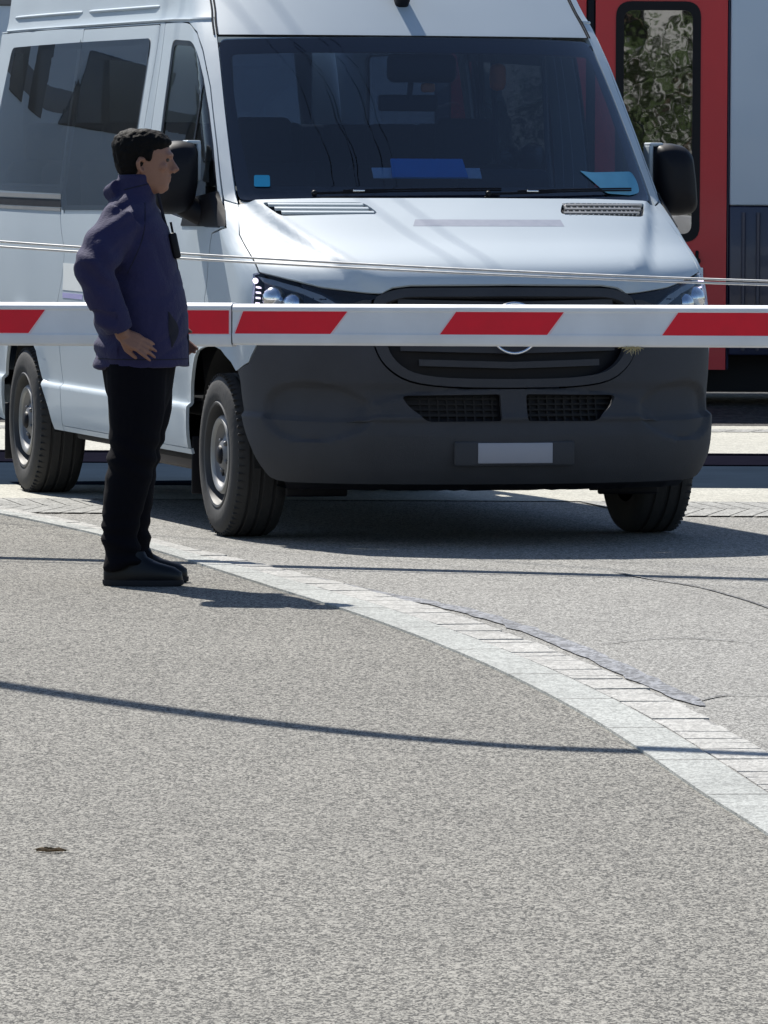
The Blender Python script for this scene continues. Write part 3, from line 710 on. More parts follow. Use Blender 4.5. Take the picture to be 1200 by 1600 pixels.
# wheels
def wheel(u, v, sg):
    e = bpy.data.objects.new('wheel', None); COL.objects.link(e); e.parent = van; e.location = (u, v, .335); e.rotation_euler = (0, 0, (math.pi/2) if sg > 0 else -math.pi/2)
    # local: +y is... the outer face looks along local -y
    bm = lathe_y(bmesh.new(), [(.205, -.085), (.215, -.108), (.228, -.116), (.255, -.121), (.285, -.119), (.308, -.112), (.322, -.100), (.331, -.085), (.334, -.06), (.326, -.057), (.326, -.048), (.334, -.045), (.335, -.012), (.327, -.008), (.327, .002), (.335, .006), (.334, .045), (.326, .049), (.326, .058), (.334, .061), (.331, .085), (.318, .103), (.285, .115), (.205, .09)], 64)
    for k in range(64):
        a = 2*math.pi*k/64
        rbox(bm, (.326*math.cos(a), -.089, .326*math.sin(a)), (.012, .034, .008), .002, 1, Matrix.Rotation(-a, 3, 'Y'))
    bmesh.ops.recalc_face_normals(bm, faces=bm.faces[:]); sharp(obj('tyre', bm, 'tyre', e), 40)
    bm = lathe_y(bmesh.new(), [(.222, -.110), (.215, -.117), (.206, -.114), (.200, -.095), (.196, -.05), (.185, -.035), (.17, -.03)], 48); 
    bmesh.ops.recalc_face_normals(bm, faces=bm.faces[:]); obj('rim', bm, 'rim_dark', e)
    bm = lathe_y(bmesh.new(), [(.185, -.035), (.166, -.062), (.161, -.092), (.150, -.104), (.137, -.103), (.128, -.092), (.118, -.074), (.10, -.068), (.082, -.074), (.066, -.084), (.05, -.098), (.0, -.10)], 48)
    for k in range(10):
        a = 2*math.pi*(k+.3)/10
        if k % 2 == 0: rbox(bm, (.10*math.cos(a), -.070, .10*math.sin(a)), (.028, .014, .034), .006, 2, Matrix.Rotation(-a, 3, 'Y'), 1)
        else: ball(bm, (.064*math.cos(a), -.090, .064*math.sin(a)), .010, 8)
    bmesh.ops.recalc_face_normals(bm, faces=bm.faces[:])
    for f_ in bm.faces:
        c_ = f_.calc_center_median(); r_ = math.hypot(c_.x, c_.z)
        if f_.material_index == 0 and (r_ < .131 or r_ > .160): f_.material_index = 2
    obj('hub', bm, ['rim', 'liner', 'rim_grey'], e)
    bm = lathe_y(bmesh.new(), [(.0, -.112), (.03, -.112), (.038, -.104), (.038, -.09)], 24); bmesh.ops.recalc_face_normals(bm, faces=bm.faces[:]); obj('hub_cap', bm, 'black', e)
    bm = lathe_y(bmesh.new(), [(.0, .02), (.20, .03)], 32); obj('brake_disc', bm, 'liner', e)
    return e
for v in (1.0, 4.665):
    for sg in (-1, 1): wheel(sg*.862, v, sg)
# wheel wells, underbody, flaps, side step
bm = bmesh.new()
for v in (1.0, 4.665):
    for sg in (-1, 1):
        rows = []
        for k in range(21):
            a = R(-4)+R(190)*k/20; c, s_ = math.cos(a)*.46, .345+math.sin(a)*.445
            rows.append([bm.verts.new((sg*x_, v+c, max(.2, s_))) for x_ in (.935, .60)])
        for i in range(20): bm.faces.new((rows[i][0], rows[i+1][0], rows[i+1][1], rows[i][1]))
        bm.faces.new([r_[1] for r_ in rows])
pieces('wheel_arch_liner', bm, 'liner', van, True)
bm = bmesh.new(); rbox(bm, (0, 3.0, .34), (1.3, 5.2, .05), .01); rbox(bm, (0, 2.7, .30), (1.80, 2.4, .04), .01); rbox(bm, (0, 4.6, .33), (.2, .2, .2), .05); tube(bm, [(-.8, 4.665, .33), (.8, 4.665, .33)], .06, 10); tube(bm, [(-.8, 1, .28), (.8, 1, .28)], .05, 8); rbox(bm, (0, 1.0, .34), (1.1, 1.6, .14), .03)
obj('underbody', bm, 'liner', van)
bm = bmesh.new(); rbox(bm, (-.93, 5.05, .27), (.10, .012, .26), .005); rbox(bm, (.93, 5.05, .27), (.10, .012, .26), .005); rbox(bm, (-.88, 1.50, .27), (.16, .012, .24), .03, 3); rbox(bm, (.85, 1.50, .27), (.16, .012, .24), .03, 3)
pieces('mud_flap', bm, 'black', van)
bm = bx((-.84, 2.0, .268), (.10, .95, .06), .012); obj('side_step', bm, 'step', van)
# flank decal
bm = panel(bmesh.new(), dense([V(3.40, .95), V(3.80, .95), V(3.80, 1.07), V(3.40, 1.07)], .06), (), -1, .0015, .001, (.1, .05)); obj('side_decal', bm, 'decal_w', sd)
bm = panel(bmesh.new(), dense([V(3.40, .915), V(3.80, .915), V(3.80, .938), V(3.40, .938)], .06), (), -1, .0015, .001, (.1, .05)); obj('side_decal', bm, 'decal_v', sd)
# door handle, filler
bm = bmesh.new(); tube(bm, [(-.992, 2.20, 1.13), (-1.015, 2.16, 1.13), (-1.015, 2.02, 1.13), (-.992, 1.98, 1.13)], .014, 8); obj('door_handle', bm, 'black', fd)
# cabin
bm = bmesh.new(); rbox(bm, (0, 3.4, .50), (1.78, 4.8, .06), .01)
obj('cabin_floor', bm, 'interior', van)
bm = bx((0, 3.75, 2.125), (1.46, 3.3, .03), .01); obj('headliner', bm, 'headliner', van)
bm = bmesh.new()
P = [(.92, 1.36), (1.0, 1.405), (1.18, 1.43), (1.32, 1.42), (1.40, 1.36), (1.42, .9), (1.3, .6)]
rows = [[bm.verts.new((u*(.80 if v < 1.15 else .90), v+.22*abs(u)**2, z)) for u in [-1+.1*k for k in range(21)]] for v, z in P]
for i in range(len(P)-1):
    for k in range(20): bm.faces.new((rows[i][k], rows[i][k+1], rows[i+1][k+1], rows[i+1][k]))
rbox(bm, (.36, 1.38, 1.46), (.36, .16, .09), .04, 3)
bmesh.ops.recalc_face_normals(bm, faces=bm.faces[:]); obj('dashboard', bm, 'interior', van)
bm = bmesh.new(); sw = Matrix.Translation((.40, 1.58, 1.33)) @ Matrix.Rotation(R(-28), 4, 'X')
b2 = bmesh.new(); tube(b2, [(.2*math.cos(2*math.pi*k/32), 0, .2*math.sin(2*math.pi*k/32)) for k in range(33)], .016, 8); rbox(b2, (0, 0, 0), (.14, .03, .12), .02); rbox(b2, (0, 0, 0), (.38, .015, .03), .005); b2.transform(sw); add(bm, b2)
obj('steering_wheel', bm, 'black', van)
def van_seat(u, v, h=1.42):
    bm = bmesh.new(); rbox(bm, (u, v, .92), (.46, .46, .16), .05, 3); rbox(bm, (u, v+.26, 1.22), (.46, .14, .62), .06, 3, Matrix.Rotation(R(-12), 3, 'X')); rbox(bm, (u, v+.33, h+.20), (.26, .10, .20), .04, 3)
    rbox(bm, (u, v, .68), (.3, .3, .36), .02)
    obj('passenger_seat', bm, 'seat', van)
for u in (-.45, .45): van_seat(u, 2.0)
for v in (2.95, 3.75, 4.55, 5.3):
    for u in (-.62, -.15, .62): van_seat(u, v, 1.40)
bm = bmesh.new(); rbox(bm, (.03, 1.52, 1.925), (.30, .07, .12), .03, 3); tube(bm, [(.0, 1.56, 1.93), (.0, 1.60, 1.80)], .012, 6); rbox(bm, (.0, 1.62, 1.78), (.26, .03, .07), .012, 2)
obj('camera_housing', bm, 'black', van)
bm = bx((.075, 1.58, 1.845), (.06, .03, .04), .012, 3); obj('interior_lamp', bm, 'orange', van)
bm = bmesh.new()
for u, v in ((.60, 2.6), (.66, 2.62), (.70, 1.98)): tube(bm, [(u, v, 2.0), (u+.02, v, 1.6), (u+.04, v-.02, 1.35)], .012, 6)
pieces('seat_belt', bm, 'headliner', van)
bm = bx((.62, 2.4, 1.90), (.07, .07, .12), .03, 3); obj('belt_anchor', bm, 'orange', van)
# stickers on the glass
bm = panel(bmesh.new(), fillet([(.632, 1.477, .008), (.566, 1.477, .008), (.572, 1.430, .008), (.640, 1.430, .008)], 0), (), -1, .001, .001, (.1, .1)); obj('windscreen_sticker', bm, 'stick', van, label='small square blue windscreen sticker')
bm = panel(bmesh.new(), fillet([(.405, 1.500, .0), (.45, 1.494, .01), (.655, 1.498, .02), (.672, 1.455, .02), (.662, 1.412, .02), (.60, 1.400, .02), (.48, 1.408, .02), (.455, 1.44, .02)], 0), (), 1, .001, .001, (.1, .1)); obj('windscreen_sticker', bm, 'stick_pale', van, label='irregular pale blue windscreen sticker')
# things lying on the dashboard
def van_pt(u, v, z):
    c, s_ = math.cos(VT), math.sin(VT); return Vector((.522+u*c-v*s_, 28.07+u*s_+v*c, z))
bm = bmesh.new(); b2 = bmesh.new(); rbox(b2, (0, 0, .05), (.325, .012, .10), .002)
for v_ in b2.verts: v_.co.x *= 1-.5*max(0, v_.co.z)
b2.transform(Matrix.Rotation(R(-40), 4, 'X')); add(bm, b2)
o = obj('blue_folder', bm, 'blue'); o.location = van_pt(-.06, 1.055, 1.468); o.rotation_euler = (0, 0, VT); tag(o, 'plain blue folder leaning on the van dashboard behind the windscreen', 'folder')
bm = bmesh.new(); b2 = bmesh.new(); rbox(b2, (0, 0, .028), (.465, .006, .056), .002); b2.transform(Matrix.Rotation(R(-40), 4, 'X')); add(bm, b2)
b2 = bmesh.new(); tube(b2, [(.15+.018*math.cos(a_), -.005, .024+.012*math.sin(a_)) for a_ in [k*.5 for k in range(9)]], .004, 5); b2.transform(Matrix.Rotation(R(-40), 4, 'X'))
for f_ in b2.faces: f_.material_index = 1
add(bm, b2)
o = obj('paper_sheet', bm, ['paper', 'train_navy']); o.location = van_pt(-.065, 1.075, 1.466); o.rotation_euler = (0, 0, VT); tag(o, 'pale paper strip standing behind the blue folder on the dashboard', 'paper')

# ---------------------------------------------------------------- barrier boom
BA = math.atan2(-.35, 1)
boom = thing('barrier_boom', 'lowered red and white striped level crossing boom with a double stay wire', 'barrier', (.5, 27.0, .9), BA)
def prof_bar(x0, x1, P, m, name, slope=.0095):
    bm = bmesh.new(); rows = []
    for x in [x0+(x1-x0)*k/24 for k in range(25)]: rows.append([bm.verts.new((x, y, z+slope*x)) for y, z in P])
    for i in range(24):
        for k in range(len(P)): bm.faces.new((rows[i][k-1], rows[i][k], rows[i+1][k], rows[i+1][k-1]))
    bm.faces.new(rows[0]); bm.faces.new(rows[-1][::-1]); bmesh.ops.recalc_face_normals(bm, faces=bm.faces[:])
    return sharp(obj(name, bm, m, boom), 25)
def bprof(t, b, d=.0):
    return fillet([(-.018-d, t), (-.036-d, t-.012), (-.036-d, t-.026), (-.032-d, t-.03), (-.032-d, b+.048), (-.036-d, b+.044), (-.030-d, b+.008), (-.02-d, b), (.03, b), (.04, b+.02), (.04, t-.02), (.025, t)], .004, 2)
prof_bar(-4.6, -1.1515, bprof(.098, -.072, .002), 'boom_white', 'boom_section')
prof_bar(-1.1465, 4.4, bprof(.094, -.066), 'boom_white', 'boom_section')
bm = bmesh.new(); rbox(bm, (-1.149, 0, .001), (.012, .06, .15), .01); obj('boom_joint', bm, 'black', boom)
zof = lambda x: .0095*x
def stripe(b0, b1, t0, t1, yf):
    bm = bmesh.new(); zb, zt = -.022, .0695
    c = [(b0, zb+zof(b0)), (b1, zb+zof(b1)), (t1, zt+zof(t1)), (t0, zt+zof(t0))]
    e_ = .006; ce = [(b0-e_*1.6, zb-e_+zof(b0)), (b1+e_, zb-e_+zof(b1)), (t1+e_*1.6, zt+e_+zof(t1)), (t0-e_, zt+e_+zof(t0))]
    for pp, y, mi in ((ce, yf-.0012, 1), (c, yf-.0024, 0)):
        F_ = [bm.verts.new((x, y, z)) for x, z in pp]; K_ = [bm.verts.new((x, yf+.002, z)) for x, z in pp]
        fs = [bm.faces.new(F_)]+[bm.faces.new((F_[k-1], F_[k], K_[k], K_[k-1])) for k in range(4)]
        for f in fs: f.material_index = mi
    bmesh.ops.recalc_face_normals(bm, faces=bm.faces[:])
    return obj('red_stripe', bm, ['boom_red', 'boom_pink'], boom, False)
for b0, b1, t0, t1 in ((-.295, .138, -.226, .208), (-1.136, -.743, -1.100, -.670), (.598, 1.03, .665, 1.10), (1.49, 1.92, 1.56, 1.99), (2.38, 2.81, 2.45, 2.88), (3.27, 3.7, 3.34, 3.77)): stripe(b0, b1, t0, t1, -.032)
for b0, b1, t0, t1 in ((-1.60, -1.160, -1.53, -1.160), (-2.43, -2.0, -2.36, -1.93), (-3.3, -2.87, -3.23, -2.8), (-4.2, -3.77, -4.13, -3.7)): stripe(b0, b1, t0, t1, -.034)
for z0, z1 in ((.300, .182), (.280, .168)):
    bm = bmesh.new(); tube(bm, [(-4.5+(8.5)*k/40, .0, z0+(z1-z0)*((-4.5+8.5*k/40)+2.136)/3.142+.010*((-4.5+8.5*k/40)+.5)**2*.6) for k in range(41)], .0046, 8)
    obj('stay_wire', bm, 'wire', boom)
bm = bmesh.new()
for k in range(46):
    a = random.uniform(-1, 1); p = Vector((a*.035, random.uniform(-.01, .01), 0)); q = p+Vector((random.uniform(-.03, .03), random.uniform(-.02, .02), -random.uniform(.005, .032)*(1.2-abs(a))))
    tube(bm, [p, (p+q)/2+Vector((random.uniform(-.01, .01), 0, 0)), q], [.0022, .0018, .0008], 4)
o = obj('grass_tuft', bm, 'straw'); o.matrix_world = Matrix.Translation((.5, 27.0, .9)) @ Matrix.Rotation(BA, 4, 'Z') @ Matrix.Translation((.475, -.012, -.058)); tag(o, 'small tuft of dry grass stuck under the striped boom', 'grass tuft')

# ---------------------------------------------------------------- train
TY = 43.5
train = thing('train', 'red doored passenger train with pale and navy panels behind the van', 'train', (0, TY, 0))
def tp(x0, x1, z0, z1, y, d, m, name, par=None, r=.01): return obj(name, bx(((x0+x1)/2, y+d/2, (z0+z1)/2), (x1-x0, d, z1-z0), r, 2), m, par or train)
tp(2.125, 9.5, 1.245, 3.4, -.0, 1.2, 'train_white', 'side_panel')
bm = bx((5.81, .61, .78), (7.37, 1.2, .92), .01)
for x in (2.21, 2.30): tube(bm, [(x, 0, .35), (x, 0, 1.2)], .012, 8)
obj('side_panel', bm, 'train_navy', train, label='navy lower side panel')
tp(-26, -1.9, .95, 3.4, 0, 1.2, 'train_white', 'side_panel'); tp(-26, -1.9, .35, .945, .01, 1.2, 'train_navy', 'side_panel')
for k in range(26):
    x = -2.55-.9*k
    bm = bx((x, -.005, 2.80), (.62, .03, .70), .014, 3); wo = obj('train_window', bm, 'train_pane', train)
tp(-26, -1.9, 2.56, 2.78, -.004, .01, 'train_grey', 'window_band')
tp(-1.9, .3, .35, 3.4, 0, 1.2, 'train_white', 'side_panel')
def rrect(x0, x1, z0, z1, r): return fillet([(x0, z0), (x1, z0), (x1, z1), (x0, z1)], r, 6)
def flat(bm, P, holes, y0, y1):
    b = bmesh.new()
    for loop in [P]+holes:
        vs = [b.verts.new((p[0], y0, p[1])) for p in loop]
        for i in range(len(vs)): b.edges.new((vs[i-1], vs[i]))
    bmesh.ops.triangle_fill(b, edges=b.edges[:], use_beauty=True, normal=(0, -1, 0))
    ex = bmesh.ops.extrude_face_region(b, geom=b.faces[:])
    for v in ex['geom']:
        if isinstance(v, bmesh.types.BMVert): v.co.y = y1
    bmesh.ops.recalc_face_normals(b, faces=b.faces[:]); add(bm, b); return bm
for x0, x1 in ((1.29, 2.105), (.40, 1.232)):
    off = x0-1.29
    bm = flat(bmesh.new(), [(x0, .229), (x1, .229), (x1, 2.62), (x0, 2.62)], [rrect(1.43+off, 1.925+off, 1.03, 2.485, .09)], .02, .09)
    do = sharp(obj('train_door', bm, 'train_red', train), 40)
    bm = flat(bmesh.new(), rrect(1.415+off, 1.94+off, 1.016, 2.5, .1), [rrect(1.465+off, 1.89+off, 1.066, 2.445, .06)], .012, .05); sharp(obj('window_frame', bm, 'black', do), 40)
    bm = flat(bmesh.new(), rrect(1.46+off, 1.895+off, 1.06, 2.45, .06), [], .03, .036); obj('window_glass', bm, 'glass_train', do)
tp(.30, 2.12, 2.625, 2.9, .02, .1, 'train_red', 'door_header'); tp(1.234, 1.288, .229, 2.62, .03, .06, 'black', 'door_seal'); tp(2.106, 2.124, .229, 3.4, .03, .3, 'train_navy', 'door_seal')
tp(.30, .395, .229, 2.62, .02, .1, 'train_navy', 'door_post'); tp(.30, 2.12, 2.91, 3.4, 0, 1.2, 'train_white', 'side_panel')
bm = bmesh.new(); tube(bm, [(1.925, .0, .90), (1.925, -.03, .90)], .022, 12); rbox(bm, (1.925, -.002, .94), (.02, .02, .05), .008); obj('door_button', bm, 'black', train)
bm = bx((1.935, .0, .75), (.055, .02, .22), .004); rbox(bm, (1.935, -.011, .72), (.05, .006, .10), .002, 1, None, 1); obj('door_plate', bm, ['paper', 'foliage'], train)
tp(-26, 9.5, .08, .34, .35, 1.5, 'train_black', 'underframe'); tp(-26, 9.5, 3.41, 3.75, .15, 2.4, 'train_navy', 'roof', None, .12)
tp(-26, 9.5, .36, 3.38, 2.55, .05, 'train_white', 'far_side'); tp(-1.8, 2.1, .40, .45, .1, 2.4, 'interior', 'floor')
bm = bmesh.new()
for x in (-10, -7.5, 5, 7.5):
    for y in (.45, 1.9): lathe_ = lathe_y(bm, [(.0, y), (.40, y), (.42, y+.1), (0, y+.1)], 32)
b2 = bm
for v_ in b2.verts: pass
o_ = bmesh.new(); add(o_, b2)
k_ = 0
for i, v_ in enumerate(o_.verts): pass
o_.free()
bm = bmesh.new()
for x in (-10, -7.5, 5, 7.5):
    for y in (.45, 1.9):
        b2 = lathe_y(bmesh.new(), [(.0, y), (.40, y), (.42, y+.1), (0, y+.1)], 32); b2.transform(Matrix.Translation((x, 0, .42))); add(bm, b2)
pieces('train_wheel', bm, 'train_black', train)

# ---------------------------------------------------------------- person
person = thing('person', 'person in a navy jacket and black trousers standing in profile before the boom', 'person', (-.90, 25.55, .004))
def bodymesh():
    bm = bmesh.new()
    # torso, legs (under clothes), neck
    loft(bm, [(-.0, 0, .80, .11, .15), (.02, 0, .95, .11, .15), (.02, 0, 1.1, .11, .15), (.01, 0, 1.22, .09, .13), (.0, 0, 1.31, .07, .10), (.0, 0, 1.37, .05, .06), (.01, 0, 1.44, .056, .056), (.02, 0, 1.50, .056, .054)], 24)
    for s_ in (-1, 1):
        tube(bm, [(.015, s_*.09, .88), (.02, s_*.09, .7), (.01, s_*.09, .48), (-.03, s_*.095, .3), (-.06, s_*.10, .1)], [.10, .085, .06, .055, .04], 14)
    # head (chin to crown), facing +x
    loft(bm, [(.062, 0, 1.418, .030, .026), (.052, 0, 1.428, .052, .042), (.040, 0, 1.45, .074, .056), (.032, 0, 1.475, .084, .064), (.028, 0, 1.505, .092, .069), (.024, 0, 1.535, .097, .073), (.022, 0, 1.565, .100, .076), (.018, 0, 1.595, .096, .073), (.014, 0, 1.620, .080, .062), (.010, 0, 1.637, .05, .042), (.008, 0, 1.643, .02, .018)], 32)
    tube(bm, [(.118, 0, 1.545), (.128, 0, 1.525), (.140, 0, 1.505), (.128, 0, 1.498)], [.009, .011, .014, .010], 10)          # nose
    ball(bm, (.128, -.011, 1.501), .009, 10); ball(bm, (.128, .011, 1.501), .009, 10)
    tube(bm, [(.104, -.04, 1.556), (.119, -.02, 1.560), (.121, 0, 1.557), (.119, .02, 1.560), (.104, .04, 1.556)], .010, 8)         # brow
    tube(bm, [(.104, -.022, 1.476), (.117, -.008, 1.480), (.117, .008, 1.480), (.104, .022, 1.476)], .0065, 8)     # lips
    tube(bm, [(.102, -.020, 1.467), (.114, -.007, 1.466), (.114, .007, 1.466), (.102, .020, 1.467)], .0075, 8)
    ball(bm, (.098, 0, 1.440), (.016, .02, .014), 12)                                       # chin
    for s_ in (-1, 1):
        ball(bm, (.088, s_*.045, 1.515), (.022, .016, .018), 12)                       # cheek
        tube(bm, [(.025, s_*.074, 1.54), (.012, s_*.083, 1.545), (.004, s_*.086, 1.53), (.008, s_*.083, 1.508), (.022, s_*.074, 1.496)], [.008, .009, .009, .008, .008], 8)  # ear
    # arms and hands
    for s_, el, wr in ((-1, (-.118, -.268, 1.135), (-.040, -.245, .905)), (1, (-.06, .275, 1.12), (.10, .20, .93))):
        sh = (-.035, s_*.150, 1.295)
        tube(bm, [sh, [(a+b)/2 for a, b in zip(sh, el)], el, [(a+b)/2 for a, b in zip(el, wr)], wr], [.045, .042, .038, .034, .026], 14)
    return bm
def hand(bm, wr, fwd, pn, sidev, k=1.0, spread=1.0):
    """wr wrist point, fwd finger direction, pn palm normal (curl direction), sidev towards the thumb"""
    W = Vector(wr); F_ = Vector(fwd).normalized(); P_ = Vector(pn).normalized(); S_ = Vector(sidev).normalized()
    palm = [(0, .021), (.03, .030), (.065, .036), (.088, .034)]
    for j in (-1, -.35, .35, 1):
        tube(bm, [W+F_*d*k+S_*j*w_*.75*k for d, w_ in palm], [.013*k, .015*k, .014*k, .0115*k], 10)
    for j, ln, cu in ((1, .070, .55), (.34, .078, .75), (-.34, .072, .9), (-1, .056, 1.0)):
        p = W+(F_*.085+S_*j*.027)*k; d = (F_+S_*j*.10*spread).normalized(); pts = [p-d*.015]; an = .15*cu
        for q in range(3):
            pts.append(pts[-1]+(d*math.cos(an)+P_*math.sin(an))*ln*k*(.48, .32, .26)[q]*1.15); an += .42*cu
        tube(bm, pts, [.0105*k, .0098*k, .0088*k, .0062*k], 10); ball(bm, pts[-1], .0066*k, 8)
    t0 = W+(F_*.018+S_*.024+P_*.006)*k; d = (F_*.62+S_*.62+P_*.4).normalized()
    pts = [t0, t0+d*.035*k, t0+d*.035*k+(F_*.9+P_*.35+S_*.2).normalized()*.03*k, t0+d*.035*k+(F_*.9+P_*.35+S_*.2).normalized()*.053*k]
    tube(bm, pts, [.014*k, .0125*k, .0105*k, .0075*k], 10); ball(bm, pts[-1], .0078*k, 8)
bm = bodymesh()
hand(bm, (-.046, -.247, .912), (.86, -.12, -.42), (.30, .60, -.40), (-.42, -.25, -.80), .84, 1.9)
hand(bm, (.10, .20, .93), (.6, -.2, -.7), (.2, -.7, .2), (.6, -.2, .5), .92)
bm = remesh(bm, .0042, 3)
body_o = obj('body', bm, 'skin', person)
bm = bmesh.new()
for s_ in (-1, 1): ball(bm, (.108, s_*.031, 1.540), (.009, .011, .0075), 12)
obj('eye', bm, 'eye', person)
# hair: cap over the skull, short
bm = bmesh.new()
b2 = loft(bmesh.new(), [(-.012, 0, 1.485, .055, .060), (-.010, 0, 1.51, .070, .073), (-.004, 0, 1.54, .082, .080), (.004, 0, 1.565, .096, .084), (.012, 0, 1.595, .108, .083), (.014, 0, 1.622, .100, .075), (.012, 0, 1.642, .075, .058), (.010, 0, 1.654, .035, .028)], 32); add(bm, b2)
tube(bm, [(.085, -.05, 1.60), (.108, -.02, 1.604), (.110, .02, 1.606), (.085, .05, 1.60)], .016, 8)
for s_ in (-1, 1): tube(bm, [(.045, s_*.074, 1.575), (.046, s_*.073, 1.535)], [.012, .007], 8)
bm = remesh(bm, .006, 2)
for v_ in bm.verts:
    n_ = noise.noise(v_.co*70)*.004+noise.noise(v_.co*25)*.004; v_.co += (v_.co-Vector((.01, 0, 1.55))).normalized()*n_
obj('hair', bm, 'hair', person)
# jacket
bm = bmesh.new()
loft(bm, [(.020, 0, .790, .172, .200), (.020, 0, .83, .172, .205), (.022, 0, .90, .166, .210), (.016, 0, 1.0, .170, .215), (.006, 0, 1.08, .166, .215), (.0, 0, 1.16, .152, .212), (-.004, 0, 1.23, .138, .208), (-.010, 0, 1.30, .126, .200), (-.016, 0, 1.345, .110, .175), (-.018, 0, 1.385, .088, .125), (-.010, 0, 1.415, .076, .09), (-.004, 0, 1.455, .072, .08), (-.002, 0, 1.490, .070, .076)], 36)
for s_, el, wr in ((-1, (-.144, -.280, 1.155), (-.055, -.247, .925)), (1, (-.06, .28, 1.12), (.10, .205, .95))):
    sh = (-.040, s_*.150, 1.320)
    m1 = [sh[i]*.5+el[i]*.5 for i in range(3)]; m2 = [el[i]*.62+wr[i]*.38 for i in range(3)]; m3 = [el[i]*.25+wr[i]*.75 for i in range(3)]
    m1[0] -= .012; m2[0] -= .01
    tube(bm, [sh, m1, el, m2, m3, wr], [.080, .082, .078, .068, .060, .050], 18)
tube(bm, [(-.065, -.05, 1.44), (-.095, 0, 1.42), (-.065, .05, 1.44)], .035, 10)      # folded collar at the nape
bm = remesh(bm, .006, 8)
def fold(p):
    """cloth wrinkles: diagonal ridges from the elbow and shoulder, sag at the hem"""
    f = 0
    d = (p-Vector((-.15, -.28, 1.15))).length
    f += .006*math.sin(p.z*62+p.x*55+2.2*noise.noise(p*7))*math.exp(-(d/.13)**2)
    d2 = (p-Vector((-.09, -.15, 1.35))).length
    f += .010*math.sin(p.z*70-p.x*50+2*noise.noise(p*6))*math.exp(-(d2/.11)**2)
    f += .008*noise.noise(Vector((p.x*6, p.y*6, p.z*3)))
    q = Vector((p.x*5+p.z*4, p.y*8, p.z*13-p.x*9))
    f -= .0055*max(0, 1-abs(noise.noise(q*.8))*4)*(.4+.6*max(0, noise.noise(p*4+Vector((9, 1, 4)))+.3))
    if p.z < 1.0 and p.x < -.06: f += .007*math.sin(p.z*75+3*noise.noise(p*8))
    return f
bm.normal_update()
for v_ in bm.verts: v_.co += v_.normal*fold(v_.co)
from mathutils.bvhtree import BVHTree
jt = BVHTree.FromBMesh(bm)
def on_cloth(x, z):
    h = jt.ray_cast(Vector((x, -1, z)), Vector((0, 1, 0))); return h[0] if h[0] else Vector((x, -.2, z))
pk = bmesh.new(); rw = []
for k in range(15):
    t = k/14; z = .865+.13*t; xc = .132+.012*math.sin(t*math.pi)-.012*t; wd = .0015+.016*math.sin(math.pi*t)**1.3
    rw.append([pk.verts.new(on_cloth(xc+wd*q, z)+Vector((0, -.0025-.002*(1-abs(q)), 0))) for q in (-1, -.5, 0, .5, 1)])
for i in range(14):
    for k in range(4): pk.faces.new((rw[i][k], rw[i][k+1], rw[i+1][k+1], rw[i+1][k]))
sm = bmesh.new()
for P_ in ([(.185-.0128*k, .822) for k in range(27)], [(.03-.004*k+.02*math.sin(k*.3), 1.385-.021*k) for k in range(13)], [(-.045+.008*k, 1.432+.002*k) for k in range(13)]):
    tube(sm, [on_cloth(*p)+Vector((0, .0005, 0)) for p in P_], .0022, 5)
pieces('seam', sm, 'jacket_dark', None)
SE = [o for o in bpy.data.objects if o.name.startswith('seam')]
jo = obj('jacket', bm, 'jacket', person)
for o in SE: o.parent = jo
obj('pocket', pk, 'jacket_dark', jo)
bm = bmesh.new(); tube(bm, [(.075, -.05, 1.42), (.10, -.035, 1.32), (.135, -.03, 1.2), (.165, -.03, 1.05), (.185, -.03, .9), (.185, -.03, .80)], .006, 6); obj('zip', bm, 'jacket_dark', jo)
# trousers
bm = bmesh.new()
loft(bm, [(.008, 0, .60, .08, .10), (.008, 0, .70, .120, .17), (.010, 0, .80, .134, .18), (.01, 0, .90, .13, .175)], 28)
for s_, dx in ((-1, 0), (1, .012)):
    tube(bm, [(.006+dx, s_*.085, .80), (.004+dx, s_*.090, .64), (-.010+dx, s_*.092, .52), (-.022+dx, s_*.095, .42), (-.040+dx*2, s_*.10, .30), (-.048+dx*2, s_*.102, .22), (-.046+dx*2, s_*.104, .15), (-.040+dx*2, s_*.106, .10), (-.036+dx*2, s_*.106, .065)], [.112, .106, .092, .086, .076, .068, .066, .070, .072], 20)
bm = remesh(bm, .008, 5); bm.normal_update()
for v_ in bm.verts:
    p = v_.co; low = sstep(.34, .08, p.z)
    f = .010*noise.noise(Vector((p.x*8, p.y*8, p.z*3)))+low*.008*math.sin(p.z*95+3*noise.noise(p*9))+.006*math.exp(-((p.z-.47)/.08)**2)*math.sin(p.z*80+p.x*40)
    v_.co += v_.normal*f
obj('trousers', bm, 'trousers', person)
